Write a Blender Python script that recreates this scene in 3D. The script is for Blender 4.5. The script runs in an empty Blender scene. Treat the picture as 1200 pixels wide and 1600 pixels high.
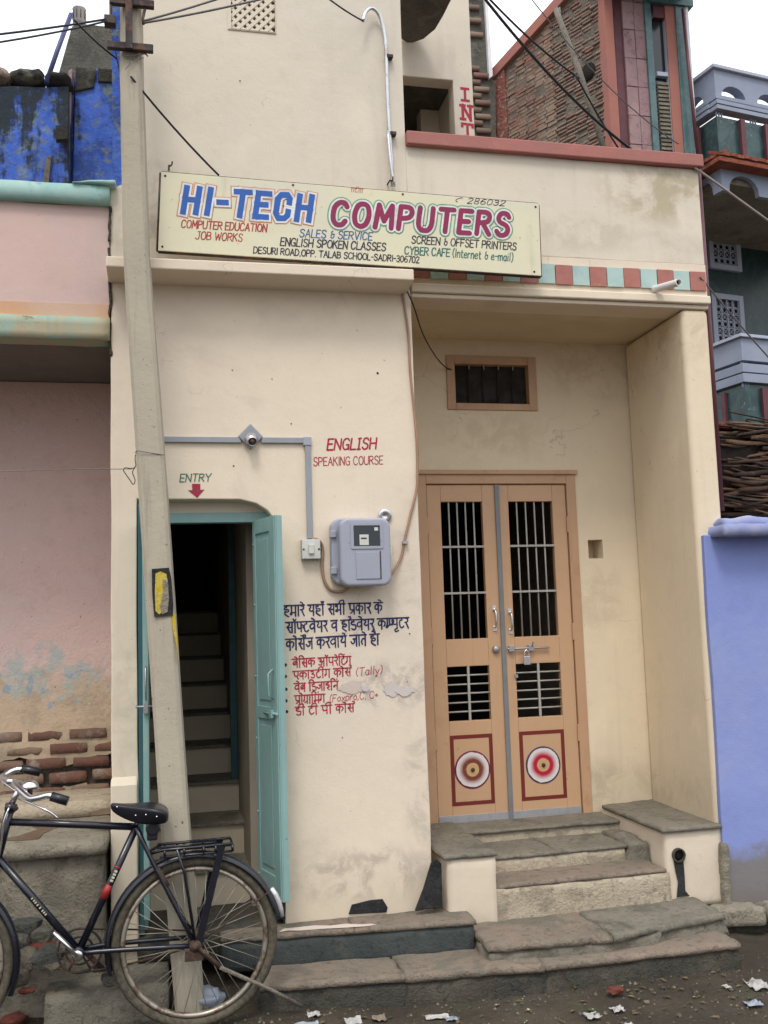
import bpy, bmesh, math, random
from mathutils import Vector, Matrix, noise as mnoise
from mathutils.geometry import tessellate_polygon
R = math.radians
sc = bpy.context.scene
col = sc.collection
random.seed(7)

# ------------------------------------------------------------------ camera
YAW, PITCH, ROLL = R(12.73), R(6.27), R(-1.86)
CAM = Vector((0, -4.9, 1.65))
FPX = 1550.0                                   # focal length in pixels of the 1200x1600 photograph
fw = Vector((math.sin(YAW)*math.cos(PITCH), math.cos(YAW)*math.cos(PITCH), math.sin(PITCH)))
r0 = Vector((math.cos(YAW), -math.sin(YAW), 0)); u0 = r0.cross(fw)
rt = r0*math.cos(ROLL) + u0*math.sin(ROLL)
up = u0*math.cos(ROLL) - r0*math.sin(ROLL)
cd = bpy.data.cameras.new('camera'); cam = bpy.data.objects.new('camera', cd); col.objects.link(cam)
cd.sensor_fit = 'VERTICAL'; cd.sensor_height = 24; cd.lens = 24*FPX/1600; cd.clip_start = 0.05; cd.clip_end = 600
m3 = Matrix((rt, up, -fw)).transposed()
cam.matrix_world = Matrix.Translation(CAM) @ m3.to_4x4()
sc.camera = cam

def ray(px, py): return fw + rt*((px-600)/FPX) - up*((py-800)/FPX)
def at(px, py, y=0.0):                         # a point of the photograph on the plane y = const
    d = ray(px, py); return CAM + d*((y-CAM.y)/d.y)
def atz(px, py, z):
    d = ray(px, py); return CAM + d*((z-CAM.z)/d.z)
def atx(px, py, x):
    d = ray(px, py); return CAM + d*((x-CAM.x)/d.x)

# ------------------------------------------------------------------ sky, sun, exposure
SUN_EL, SUN_AZ = R(58), R(200)
w = bpy.data.worlds.new('World'); sc.world = w; w.use_nodes = True
nt = w.node_tree; nt.nodes.clear()
sky = nt.nodes.new('ShaderNodeTexSky'); sky.sky_type = 'NISHITA'; sky.sun_disc = False
sky.sun_elevation = SUN_EL; sky.sun_rotation = SUN_AZ; sky.air_density = 1.0; sky.dust_density = 4.0; sky.ozone_density = 1.0
hs = nt.nodes.new('ShaderNodeHueSaturation'); hs.inputs['Saturation'].default_value = 0.22
bg = nt.nodes.new('ShaderNodeBackground'); bg.inputs['Strength'].default_value = 0.13
out = nt.nodes.new('ShaderNodeOutputWorld')
nt.links.new(sky.outputs[0], hs.inputs['Color'])
# a bright, nearly even cloud layer over the whole sky
tcw = nt.nodes.new('ShaderNodeTexCoord'); nzw = nt.nodes.new('ShaderNodeTexNoise'); nzw.inputs['Scale'].default_value = 2.2; nzw.inputs['Detail'].default_value = 5
nt.links.new(tcw.outputs['Generated'], nzw.inputs['Vector'])
crw = nt.nodes.new('ShaderNodeValToRGB'); nt.links.new(nzw.outputs[0], crw.inputs[0])
crw.color_ramp.elements[0].position = .3; crw.color_ramp.elements[0].color = (9.6, 10.2, 11.2, 1)
crw.color_ramp.elements[1].position = .7; crw.color_ramp.elements[1].color = (11.4, 11.6, 12.0, 1)
# overcast luminance: brighter overhead than near the horizon (CIE overcast sky)
spw = nt.nodes.new('ShaderNodeSeparateXYZ'); nt.links.new(tcw.outputs['Generated'], spw.inputs[0])
mrw = nt.nodes.new('ShaderNodeMapRange'); nt.links.new(spw.outputs[2], mrw.inputs[0])
mrw.inputs['From Min'].default_value = 0; mrw.inputs['From Max'].default_value = 1; mrw.inputs['To Min'].default_value = .50; mrw.inputs['To Max'].default_value = 1.5
vmw = nt.nodes.new('ShaderNodeVectorMath'); vmw.operation = 'SCALE'; nt.links.new(crw.outputs[0], vmw.inputs[0]); nt.links.new(mrw.outputs[0], vmw.inputs['Scale'])
mxw = nt.nodes.new('ShaderNodeMix'); mxw.data_type = 'RGBA'; mxw.inputs[0].default_value = .88
nt.links.new(hs.outputs[0], mxw.inputs[6]); nt.links.new(vmw.outputs[0], mxw.inputs[7]); nt.links.new(mxw.outputs[2], bg.inputs[0]); nt.links.new(bg.outputs[0], out.inputs[0])
sl = bpy.data.lights.new('sun', 'SUN'); sl.energy = 1.25; sl.angle = R(14); sl.color = (1, .94, .84)
so = bpy.data.objects.new('sun', sl); col.objects.link(so)
sd = Vector((math.sin(SUN_AZ)*math.cos(SUN_EL), math.cos(SUN_AZ)*math.cos(SUN_EL), math.sin(SUN_EL)))
so.rotation_euler = sd.to_track_quat('Z', 'Y').to_euler(); so.location = (0, -6, 9)
sc.view_settings.view_transform = 'Standard'; sc.view_settings.look = 'None'
sc.view_settings.gamma = 1; sc.view_settings.use_curve_mapping = False
sc.view_settings.exposure = 0.25

# ------------------------------------------------------------------ materials
class NT:
    def __init__(s, name, rough=.85, metal=0, spec=.3):
        s.m = bpy.data.materials.new(name); s.m.use_nodes = True
        s.t = s.m.node_tree; s.b = s.t.nodes['Principled BSDF']
        s.b.inputs['Roughness'].default_value = rough; s.b.inputs['Metallic'].default_value = metal
        s.b.inputs['Specular IOR Level'].default_value = spec
        s._v = None
    def n(s, k): return s.t.nodes.new('ShaderNode'+k)
    def L(s, a, b): s.t.links.new(a, b)
    def vec(s):
        if s._v is None:
            tc = s.n('TexCoord'); oi = s.n('ObjectInfo'); ad = s.n('VectorMath'); ad.operation = 'ADD'
            sc_ = s.n('MapRange'); s.L(oi.outputs['Random'], sc_.inputs[0]); sc_.inputs['To Max'].default_value = 37.0
            s.L(tc.outputs['Object'], ad.inputs[0]); s.L(sc_.outputs[0], ad.inputs[1]); s._v = ad.outputs[0]
        return s._v
    def pos(s): return s.n('NewGeometry').outputs['Position']
    def scaled(s, v, xyz):
        m = s.n('VectorMath'); m.operation = 'MULTIPLY'; s.L(v, m.inputs[0]); m.inputs[1].default_value = xyz; return m.outputs[0]
    def noise(s, scale, detail=4, rough=.55, v=None, dist=0):
        x = s.n('TexNoise'); x.inputs['Scale'].default_value = scale; x.inputs['Detail'].default_value = detail
        x.inputs['Roughness'].default_value = rough; x.inputs['Distortion'].default_value = dist
        s.L(v if v is not None else s.vec(), x.inputs['Vector']); return x.outputs[0]
    def rng(s, f, a, b, c=0., d=1.):
        x = s.n('MapRange'); x.interpolation_type = 'SMOOTHSTEP'; s.L(f, x.inputs[0])
        for i, q in enumerate((a, b, c, d)): x.inputs[i+1].default_value = q
        return x.outputs[0]
    def mul(s, a, b, op='MULTIPLY'):
        x = s.n('Math'); x.operation = op
        for i, q in enumerate((a, b)):
            if isinstance(q, (int, float)): x.inputs[i].default_value = q
            else: s.L(q, x.inputs[i])
        return x.outputs[0]
    def mix(s, a, b, f, mode='MIX'):
        x = s.n('Mix'); x.data_type = 'RGBA'; x.blend_type = mode
        for q, k in ((a, 6), (b, 7)):
            if isinstance(q, tuple): x.inputs[k].default_value = (*q, 1)
            else: s.L(q, x.inputs[k])
        if isinstance(f, (int, float)): x.inputs[0].default_value = f
        else: s.L(f, x.inputs[0])
        return x.outputs[2]
    def col(s, c):
        if isinstance(c, tuple): s.b.inputs['Base Color'].default_value = (*c, 1)
        else: s.L(c, s.b.inputs['Base Color'])
        return s
    def bump(s, h, st=.3, d=.01):
        x = s.n('Bump'); x.inputs['Strength'].default_value = st; x.inputs['Distance'].default_value = d
        s.L(h, x.inputs['Height']); s.L(x.outputs[0], s.b.inputs['Normal']); return s
def sep(t, v, ax):
    x = t.n('SeparateXYZ'); t.L(v, x.inputs[0]); return x.outputs[ax]

def plaster(name, c, c2, lo=.4, hi=.65, scale=1.1, bump=.15, specks=.5, streak=None, rough=.9, zband=None, patches=None, spots=None, cracks=.55):
    t = NT(name, rough)
    v = t.vec()
    k = t.mix(c, c2, t.rng(t.noise(scale, 5), lo, hi))
    k = t.mix(k, tuple(q*.86 for q in c), t.rng(t.noise(7, 5, .7), .5, .8, 0, .6))
    k = t.mix(k, tuple(min(1, q*1.08) for q in c), t.rng(t.noise(3.1, 3), .55, .75, 0, .6))
    if streak:
        n = t.noise(1, 5, .6, t.scaled(v, (9, 9, .7)))
        n2 = t.rng(t.noise(.9, 2), .42, .62)
        k = t.mix(k, streak[0], t.mul(t.mul(t.rng(n, .5, .75), n2), streak[1]))
    if patches:
        for (pc, ps, a, b, am) in patches:
            k = t.mix(k, pc, t.rng(t.noise(ps, 6, .65, dist=.4), a, b, 0, am))
    if spots:            # local marks: (centre, (rx, rz), colour, amount, noise scale)
        for (pc_c, pr, scol, am, nsc) in spots:
            q = t.n('VectorMath'); q.operation = 'SUBTRACT'; t.L(t.pos(), q.inputs[0]); q.inputs[1].default_value = (pc_c[0], 0, pc_c[1])
            q2 = t.scaled(q.outputs[0], (1/pr[0], 0, 1/pr[1])); ln = t.n('VectorMath'); ln.operation = 'LENGTH'; t.L(q2, ln.inputs[0])
            m = t.mul(t.rng(ln.outputs['Value'], .35, 1.0, 1, 0), t.rng(t.noise(nsc, 6, .7, dist=.5), .42, .62))
            k = t.mix(k, scol, t.mul(m, am))
    if zband:            # dirt splashed up the foot of the wall, with a ragged edge
        for (zc, z1, z2, zcol, am) in zband:
            z = t.mul(sep(t, t.pos(), 2), t.mul(t.noise(3.5, 6, .7), zc), 'ADD')
            k = t.mix(k, zcol, t.rng(z, z1, z2, am, 0))
    if cracks:
        vo = t.n('TexVoronoi'); vo.feature = 'DISTANCE_TO_EDGE'; vo.inputs['Scale'].default_value = 1.3
        ds = t.n('VectorMath'); ds.operation = 'ADD'; t.L(t.pos(), ds.inputs[0])
        nv = t.n('TexNoise'); nv.inputs['Scale'].default_value = 5; nv.inputs['Detail'].default_value = 6; t.L(t.pos(), nv.inputs['Vector'])
        ds2 = t.n('VectorMath'); ds2.operation = 'SCALE'; ds2.inputs['Scale'].default_value = .35; t.L(nv.outputs[1], ds2.inputs[0]); t.L(ds2.outputs[0], ds.inputs[1])
        t.L(ds.outputs[0], vo.inputs['Vector'])
        cm = t.mul(t.rng(vo.outputs['Distance'], .0, .0035, 1, 0), t.rng(t.noise(1.6, 3), .55, .62))
        k = t.mix(k, tuple(q*.4 for q in c), t.mul(cm, cracks))
    if specks:
        k = t.mix(k, tuple(q*.35 for q in c), t.rng(t.noise(38, 2, .5), .74, .80, 0, specks))
    t.col(k)
    h = t.mul(t.mul(t.noise(16, 4), .7), t.mul(t.noise(120, 3), .25), 'ADD')
    h = t.mul(h, t.mul(t.noise(2.2, 2), 1.6), 'ADD')
    return t.bump(h, bump, .02).m

def paint(name, c, rough=.45, wear=None, metal=0, bump=.1, var=.85, scale=8, spec=.4):
    t = NT(name, rough, metal, spec)
    k = t.mix(c, tuple(q*var for q in c), t.rng(t.noise(scale, 5, .7), .4, .7))
    if scale <= 4: k = t.mix(k, tuple(q*.72 for q in c), t.rng(t.noise(1, 5, .65, t.scaled(t.vec(), (26, 26, 1.4))), .56, .74, 0, .35)); k = t.mix(k, tuple(q*.3 for q in c), t.rng(t.noise(33, 3, .6), .70, .74, 0, .6))
    if wear: k = t.mix(k, wear[0], t.rng(t.noise(wear[2], 6, .7), wear[3], wear[3]+.08, 0, wear[1]))
    t.col(k); rr = t.rng(t.noise(scale*2, 4), .3, .7, rough*.85, min(1, rough*1.2)); t.L(rr, t.b.inputs['Roughness'])
    return t.bump(t.noise(60, 3), bump, .004).m

def stone(name, c, c2, c3=None, bump=.7, scale=3, rough=.9, c3a=.6):
    t = NT(name, rough)
    k = t.mix(c, c2, t.rng(t.noise(scale, 6, .6), .35, .68))
    k = t.mix(k, tuple(q*.45 for q in c), t.rng(t.noise(scale*6, 5, .75), .50, .70, 0, .8))
    k = t.mix(k, tuple(min(1, q*1.35) for q in c), t.rng(t.noise(scale*11, 6, .8), .56, .70, 0, .6))
    k = t.mix(k, tuple(q*.3 for q in c), t.rng(t.noise(scale*2.2, 6, .8, dist=1.2), .60, .63, 0, .35))
    if c3: k = t.mix(k, c3, t.rng(t.noise(scale*.9, 5, .6, dist=.6), .55, .64, 0, c3a))
    t.col(k)
    h = t.mul(t.noise(14, 6, .7), t.mul(t.noise(90, 4, .7), .35), 'ADD')
    h = t.mul(h, t.mul(t.noise(45, 5, .75), .5), 'ADD')
    return t.bump(h, min(1, bump*1.3), .03).m

M = {}
M['cream'] = plaster('cream_distemper', (.725,.62,.485), (.69,.59,.475), scale=.8, spots=[((1.12,1.33), (.34,.16), (.36,.31,.28), .75, 9), ((1.25,.8), (.12,.5), (.45,.38,.31), .6, 6), ((1.2,1.9), (.12,.5), (.50,.44,.38), .5, 7), ((.95,.42), (.5,.18), (.40,.33,.27), .7, 7), ((-.17,1.3), (.1,.5), (.5,.44,.33), .5, 5)], streak=((.5,.42,.34), .30),
        zband=[(.5, .25, .95, (.50,.42,.31), .55), (.35, .15, .42, (.27,.235,.19), .6)], patches=[((.55,.47,.38), 1.7, .58, .72, .5)])
M['cream_upper'] = plaster('cream_upper_wall', (.665,.59,.48), (.63,.565,.47), scale=.7, spots=[((2.78,4.02), (.5,.26), (.40,.33,.21), .75, 4), ((2.3,3.75), (.5,.15), (.50,.44,.33), .6, 5), ((-.1,3.7), (.2,.5), (.38,.34,.28), .6, 7)], streak=((.44,.40,.35), .35),
        patches=[((.47,.40,.31), .9, .60, .74, .55), ((.63,.57,.52), 2.5, .55, .7, .5)])
M['cream_alcove'] = plaster('cream_alcove', (.735,.62,.45), (.70,.585,.43), scale=1.0, spots=[((1.98,2.75), (.5,.25), (.52,.41,.27), .45, 6), ((2.3,.62), (.9,.22), (.42,.34,.24), .7, 7), ((2.7,3.2), (.5,.3), (.50,.39,.26), .6, 4), ((2.6,1.75), (.25,.3), (.53,.43,.30), .5, 5)], streak=((.55,.45,.32), .35),
        zband=[(.4, .7, 1.15, (.50,.42,.30), .5)])
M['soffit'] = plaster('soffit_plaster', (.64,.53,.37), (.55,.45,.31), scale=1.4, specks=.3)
M['pink'] = plaster('pink_distemper', (.60,.43,.385), (.55,.43,.40), scale=1.5, specks=.5, streak=((.42,.30,.25), .3),
        patches=[((.60,.38,.24), 1.3, .62, .72, .5)])
M['pink_low'] = plaster('pink_weathered_wall', (.47,.335,.31), (.44,.335,.325), scale=1.4, specks=.6,
        patches=[((.30,.42,.42), 5, .68, .74, .6)],
        zband=[(1.0, 1.45, 1.95, (.42,.33,.23), .95), (.9, 1.2, 1.45, (.33,.28,.21), .8)])
# blue-green flaking band on the low pink wall
t = NT('pink_weathered_flaked', .92)
zz = sep(t, t.pos(), 2)
k = t.mix((.64,.46,.42), (.60,.455,.43), t.rng(t.noise(1.4, 4), .4, .65))
k = t.mix(k, (.53,.38,.345), t.rng(t.noise(9, 5, .7), .5, .75, 0, .6)); k = t.mix(k, (.62,.50,.46), t.rng(t.noise(4, 6, .75), .55, .62, 0, .4))
zn = t.mul(zz, t.mul(t.noise(3.2, 6, .7), .9), 'ADD')
k = t.mix(k, (.50,.38,.27), t.rng(zn, 1.72, 1.95, 1, 0)); k = t.mix(k, (.38,.30,.22), t.mul(t.rng(t.noise(6, 6, .75), .48, .6), t.rng(zn, 1.8, 2.0, .7, 0)))
teal = t.mul(t.rng(t.noise(7, 6, .75), .47, .60), t.mul(t.rng(zn, 1.70, 1.80), t.rng(zn, 1.98, 2.12, 1, 0)))
k = t.mix(k, (.30,.43,.43), t.mul(teal, .6))
blue = t.mul(t.rng(t.noise(13, 4, .6), .55, .63), t.mul(t.rng(zn, 1.66, 1.74), t.rng(zn, 1.84, 1.92, 1, 0)))
k = t.mix(k, (.16,.31,.45), t.mul(blue, .6))
k = t.mix(k, (.27,.22,.16), t.rng(zn, 1.40, 1.62, .8, 0))
k = t.mix(k, (.55,.6,.58), t.rng(t.noise(15, 3), .73, .76, 0, .6))
k = t.mix(k, (.14,.10,.09), t.rng(t.noise(34, 3), .70, .76, 0, .7))
t.col(k); t.bump(t.mul(t.noise(12, 5, .7), t.mul(t.noise(70, 3), .3), 'ADD'), .55, .02); M['pink_flake'] = t.m
M['teal_band'] = plaster('teal_band', (.26,.44,.41), (.38,.50,.46), scale=4, specks=.3, patches=[((.10,.30,.28), 6, .62, .7, .6)])
M['teal_worn'] = plaster('teal_worn_band', (.26,.42,.36), (.42,.36,.24), scale=3, specks=.9, lo=.45, hi=.6, streak=((.05,.06,.04), .9), patches=[((.08,.08,.05), 7, .6, .7, .8)])
M['dark_soffit'] = plaster('dark_grey_soffit', (.17,.15,.14), (.13,.12,.12), scale=2)  # dark grey plaster for the slab over the porch
M['orange_skirt'] = plaster('orange_skirt', (.58,.33,.19), (.58,.40,.30), scale=3)
M['blue_wall'] = plaster('indigo_lime_wash', (.225,.275,.56), (.27,.315,.57), scale=1.2, bump=.2, zband=[(.35, .50, .62, (.19,.175,.165), .96), (.3, .25, .45, (.155,.14,.125), .9)], specks=.1, patches=[((.28,.31,.52), 2, .55, .7, .5)])
M['blue_cap'] = plaster('blue_cap_wash', (.25,.28,.47), (.36,.37,.49), scale=6, specks=.3, patches=[((.25,.22,.18), 9, .6, .68, .6)])
def stained_blue(name, dark):
    t = NT(name, .9); v = t.vec()
    k = t.mix((.045,.11,.46), (.07,.15,.55), t.rng(t.noise(4, 5), .35, .65))
    k = t.mix(k, (.22,.30,.25), t.rng(t.noise(7, 6, .75, dist=.5), .56, .66, 0, .6))
    n = t.noise(1, 6, .6, t.scaled(v, (7, 7, .9)))
    zc = sep(t, t.pos(), 2); zg = t.rng(t.mul(zc, t.mul(t.noise(3, 5, .7), .9), 'ADD'), 5.0, 5.7, 0, dark*.9)
    n = t.mul(t.mul(n, zg, 'ADD'), t.mul(t.mul(t.noise(14, 5, .7), -.5, 'ADD'), .45), 'ADD')
    k = t.mix(k, (.025,.05,.20), t.rng(t.noise(5, 6, .75), .45, .6, 0, .7)); k = t.mix(k, (.16,.19,.11), t.rng(t.noise(11, 6, .8), .50, .62, 0, .75))
    k = t.mix(k, (.022,.028,.026), t.rng(n, .60-dark*.6, .72-dark*.6, 0, .95))
    k = t.mix(k, (.30,.26,.20), t.rng(t.noise(17, 4, .7), .68, .74, 0, .7))
    t.col(k); return t.bump(t.noise(20, 5, .7), .6, .02).m
M['blue_old'] = stained_blue('ultramarine_old', .02)
M['blue_stained'] = stained_blue('ultramarine_black_stains', .16)
M['blue_bright'] = stained_blue('ultramarine_bright', -.06)
M['black_moss'] = stone('black_moss', (.035,.035,.03), (.07,.065,.05), (.2,.19,.15))
M['grey_cement'] = stone('grey_cement', (.30,.265,.20), (.37,.325,.25), (.19,.17,.13), scale=4)
M['grey_render'] = stone('grey_render_gable', (.165,.155,.13), (.11,.105,.09), (.22,.205,.18), scale=7, bump=.8)
M['slab_grey'] = stone('grey_stone_slab', (.195,.18,.14), (.25,.22,.175), (.10,.095,.072), scale=5, bump=.55)
M['slab_pink'] = stone('pinkish_stone_slab', (.31,.24,.185), (.26,.22,.17), (.17,.16,.125), scale=3.5, bump=.7)
M['slab_dark'] = stone('dark_damp_stone', (.085,.08,.065), (.13,.11,.085), (.05,.065,.05), scale=5, bump=.9)
M['cream_riser'] = stone('dirty_cream_riser', (.47,.395,.29), (.53,.45,.335), (.27,.225,.165), scale=4, bump=.6)
M['dark_paint'] = stone('dark_grey_green_paint', (.045,.055,.052), (.06,.068,.065), (.095,.095,.085), scale=4, bump=.35, rough=.75)
M['tar'] = stone('black_cement_patch', (.02,.02,.022), (.04,.04,.04), None, scale=9, bump=.5)
M['brick'] = None
def brickmat(name, cs, mort=.25):
    t = NT(name, .92); oi = t.n('ObjectInfo').outputs['Random']
    r = t.n('ValToRGB'); t.L(oi, r.inputs[0]); r.color_ramp.interpolation = 'LINEAR'
    e = r.color_ramp.elements
    e[0].color = (*cs[0], 1); e[1].color = (*cs[-1], 1)
    for i, c in enumerate(cs[1:-1]): q = e.new((i+1)/(len(cs)-1)); q.color = (*c, 1)
    k = t.mix(r.outputs[0], (.26,.22,.18), t.rng(t.noise(9, 6, .7), .5, .7, 0, mort))
    k = t.mix(k, (.06,.04,.035), t.rng(t.noise(30, 4), .6, .75, 0, .5))
    t.col(k); return t.bump(t.noise(45, 5, .7), .7, .015).m
M['brick'] = brickmat('old_red_brick', [(.12,.055,.04), (.17,.09,.065), (.24,.17,.12), (.14,.075,.055)], .95)
M['brick_far'] = brickmat('weathered_far_brick', [(.21,.13,.095), (.26,.195,.145), (.30,.13,.09), (.23,.185,.15), (.33,.27,.20), (.19,.15,.12)], .6)
M['mortar'] = stone('mortar', (.17,.145,.11), (.22,.185,.14), (.10,.085,.07), scale=8, bump=.8)
M['red_cement'] = plaster('red_oxide_coping', (.385,.155,.135), (.35,.15,.13), scale=3, specks=.4, bump=.25, patches=[((.5,.22,.17), 4, .6, .75, .5)])
M['red_orange'] = plaster('orange_red_coping', (.36,.15,.115), (.33,.14,.12), scale=3, specks=.4, bump=.25)
M['maroon'] = paint('maroon_paint', (.115,.035,.045), .5)
M['mauve_stone'] = stone('mauve_stone_cladding', (.31,.195,.205), (.36,.24,.235), (.24,.16,.17), scale=2.5, bump=.25, c3a=.4)
def marble(name, c, c2, c3):
    t = NT(name, .3, 0, .5)
    k = t.mix(c, c2, t.rng(t.noise(5, 7, .7, dist=1.5), .42, .6))
    k = t.mix(k, c3, t.rng(t.noise(9, 7, .75, dist=2.5), .60, .66, 0, .7))
    t.col(k); return t.bump(t.noise(20, 3), .08, .01).m
M['marble'] = marble('green_marble', (.012,.04,.042), (.03,.075,.078), (.20,.28,.24))
M['marble_dark'] = marble('dark_green_marble', (.010,.030,.028), (.022,.055,.05), (.07,.11,.09))
M['marble_teal'] = marble('teal_marble_strip', (.05,.11,.115), (.085,.15,.155), (.17,.24,.24))
M['lilac'] = plaster('lilac_grey_paint', (.30,.335,.42), (.26,.295,.38), scale=2, specks=0, bump=.12)
M['lilac_pale'] = plaster('pale_lilac_paint', (.42,.45,.54), (.40,.42,.50), scale=2, specks=0, bump=.12)
M['white_wash'] = paint('white_paint', (.75,.75,.78), .6)
M['tile_roof'] = stone('terracotta_tile', (.30,.085,.05), (.40,.14,.075), (.18,.07,.05), scale=6)
M['teal_door'] = paint('aqua_enamel', (.245,.395,.375), .42, wear=((.31,.41,.38), .5, 5, .58), var=.9, scale=3)
M['teal_dark'] = paint('dark_teal_enamel', (.035,.105,.12), .5)
M['aqua_tile'] = paint('aqua_tile_paint', (.40,.53,.49), .55, wear=((.5,.55,.5), .5, 9, .6))
M['red_tile'] = paint('terracotta_tile_paint', (.39,.15,.12), .55, wear=((.5,.25,.2), .5, 9, .6))
M['tan_door'] = paint('tan_enamel', (.54,.335,.195), .42, wear=((.44,.25,.13), .35, 3, .58), var=.93, scale=2)
M['tan_frame'] = paint('tan_enamel_frame', (.50,.305,.18), .45, wear=((.40,.23,.13), .5, 4, .56), var=.9, scale=2)
M['red_line'] = paint('maroon_line_paint', (.165,.018,.012), .5)
M['grey_trim'] = paint('grey_trim', (.20,.205,.215), .45)
M['bar'] = paint('grey_bar_steel', (.40,.385,.35), .45, wear=((.3,.2,.14), .5, 30, .6))
M['chrome'] = NT('chrome', .22, 1).col((.72,.72,.75)).m
M['steel'] = paint('dull_steel', (.42,.42,.43), .4, metal=.8)
M['alu'] = paint('aluminium_strip', (.46,.46,.48), .42, metal=.6, scale=20)
M['void'] = NT('interior_shade_black', .95).col((.055,.048,.045)).m  # near-black base colour stands in for the shade of unlit interiors
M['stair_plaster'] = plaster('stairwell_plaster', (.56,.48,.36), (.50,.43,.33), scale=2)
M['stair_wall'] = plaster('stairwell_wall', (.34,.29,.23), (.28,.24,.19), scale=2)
def board():
    t = NT('sign_board_enamel', .5)
    k = t.mix((.68,.635,.45), (.64,.605,.47), t.rng(t.noise(2, 4), .4, .65))
    k = t.mix(k, (.44,.40,.24), t.rng(t.noise(14, 6, .75), .56, .75, 0, .45))
    k = t.mix(k, (.33,.27,.15), t.rng(t.noise(1, 5, .6, t.scaled(t.vec(), (14, 14, 1.2))), .6, .78, 0, .35))
    k = t.mix(k, (.25,.18,.10), t.rng(t.noise(40, 2), .72, .76, 0, .5))
    t.col(k); return t.bump(t.noise(5, 3), .15, .02).m
M['board'] = board()
def ink(name, c, wear=.35, under=(.55,.5,.42)):
    t = NT(name, .6); k = t.mix(c, tuple(q*.7+.02 for q in c), t.rng(t.noise(20, 4), .4, .7))
    k = t.mix(k, under, t.rng(t.noise(70, 3, .6), .62, .72, 0, wear)); t.col(k); return t.m
M['ink_blue'] = ink('blue_sign_paint', (.025,.115,.43), .1)
M['ink_orange'] = ink('orange_sign_paint', (.62,.26,.13), .1)
M['ink_white'] = ink('white_sign_paint', (.72,.72,.70), .05)
M['ink_maroon'] = ink('crimson_sign_paint', (.27,.018,.075), .1)
M['ink_green'] = ink('green_sign_paint', (.16,.34,.19), .1)
M['ink_red'] = ink('red_sign_paint', (.42,.045,.04), .2)
M['ink_navy'] = ink('navy_wall_paint', (.018,.022,.09), .3)
M['ink_redwall'] = ink('crimson_wall_paint', (.40,.014,.045), .35)
M['ink_black'] = ink('black_sign_paint', (.035,.03,.045), .2)
M['ink_slate'] = ink('slate_blue_sign_paint', (.05,.12,.28), .2)
M['ink_dgreen'] = ink('dark_green_sign_paint', (.03,.15,.12), .2)
M['ink_faint'] = ink('faded_pink_paint', (.5,.22,.18), .5)
M['ink_pencil'] = ink('faded_scratch', (.36,.31,.24), .6)
M['pvc_grey'] = paint('grey_pvc', (.285,.30,.325), .5, var=.92)
M['meter'] = paint('lilac_grey_plastic', (.33,.34,.405), .38, var=.95, scale=3)
M['glass_dark'] = NT('smoky_window', .12, 0, .6).col((.02,.025,.03)).m
M['pale_plastic'] = paint('pale_plastic', (.60,.60,.55), .4)
M['wire_tan'] = paint('tan_cable', (.36,.21,.135), .55)
M['wire_black'] = paint('black_cable', (.018,.018,.024), .5)
M['wire_grey'] = paint('grey_cable', (.16,.15,.15), .6)
M['wire_pale'] = paint('pale_cable', (.38,.33,.30), .6)
M['gi'] = paint('galvanised_conduit', (.55,.56,.58), .3, metal=.75, wear=((.30,.22,.17), .6, 9, .55), scale=12)
M['iron'] = paint('rusty_black_iron', (.035,.028,.028), .7, wear=((.12,.05,.03), .8, 14, .5))
def polemat():
    t = NT('cast_concrete', .93)
    v = t.vec()
    k = t.mix((.42,.37,.285), (.38,.335,.265), t.rng(t.noise(2.5, 5), .4, .65))
    k = t.mix(k, (.28,.25,.20), t.rng(t.noise(1, 6, .65, t.scaled(v, (22, 22, 1.6))), .5, .72, 0, .75))
    k = t.mix(k, (.45,.40,.31), t.rng(t.noise(11, 5, .7), .58, .72, 0, .6))
    k = t.mix(k, (.07,.065,.06), t.rng(t.noise(48, 2), .71, .76, 0, .8))
    t.col(k); return t.bump(t.mul(t.noise(20, 5, .7), t.mul(t.noise(120, 3), .2), 'ADD'), .28, .012).m
M['pole'] = polemat()
M['yellow'] = stone('yellow_paint', (.50,.36,.02), (.55,.43,.10), (.30,.25,.12), scale=9, bump=.2)
M['dark_mesh'] = paint('dark_wire_mesh', (.02,.016,.014), .8)
M['white_pipe'] = paint('white_pvc', (.66,.64,.62), .4, wear=((.4,.35,.3), .5, 12, .6))
M['bike_black'] = paint('black_bicycle_enamel', (.008,.009,.016), .25, wear=((.07,.04,.03), .6, 22, .62), spec=.6)
M['rubber'] = paint('dusty_rubber', (.062,.053,.038), .85, wear=((.12,.10,.068), .6, 45, .45))
M['rim'] = paint('rusty_rim', (.38,.34,.28), .4, metal=.6, wear=((.14,.08,.05), .8, 18, .5))
M['spoke'] = paint('dull_spoke', (.34,.31,.26), .45, metal=.5)
M['stain'] = stone('damp_brown_stain', (.13,.085,.055), (.17,.12,.08), None, scale=8, bump=.3)
M['rust'] = paint('rust', (.05,.032,.024), .85, wear=((.10,.055,.035), .7, 25, .5))
M['leather'] = paint('black_leather', (.010,.010,.015), .32, spec=.5)
M['decal_red'] = paint('red_decal', (.30,.02,.02), .4); M['decal_cream'] = paint('cream_decal', (.55,.50,.36), .5)
M['silver'] = paint('silver_reflective', (.62,.62,.62), .35, metal=.5)
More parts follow.
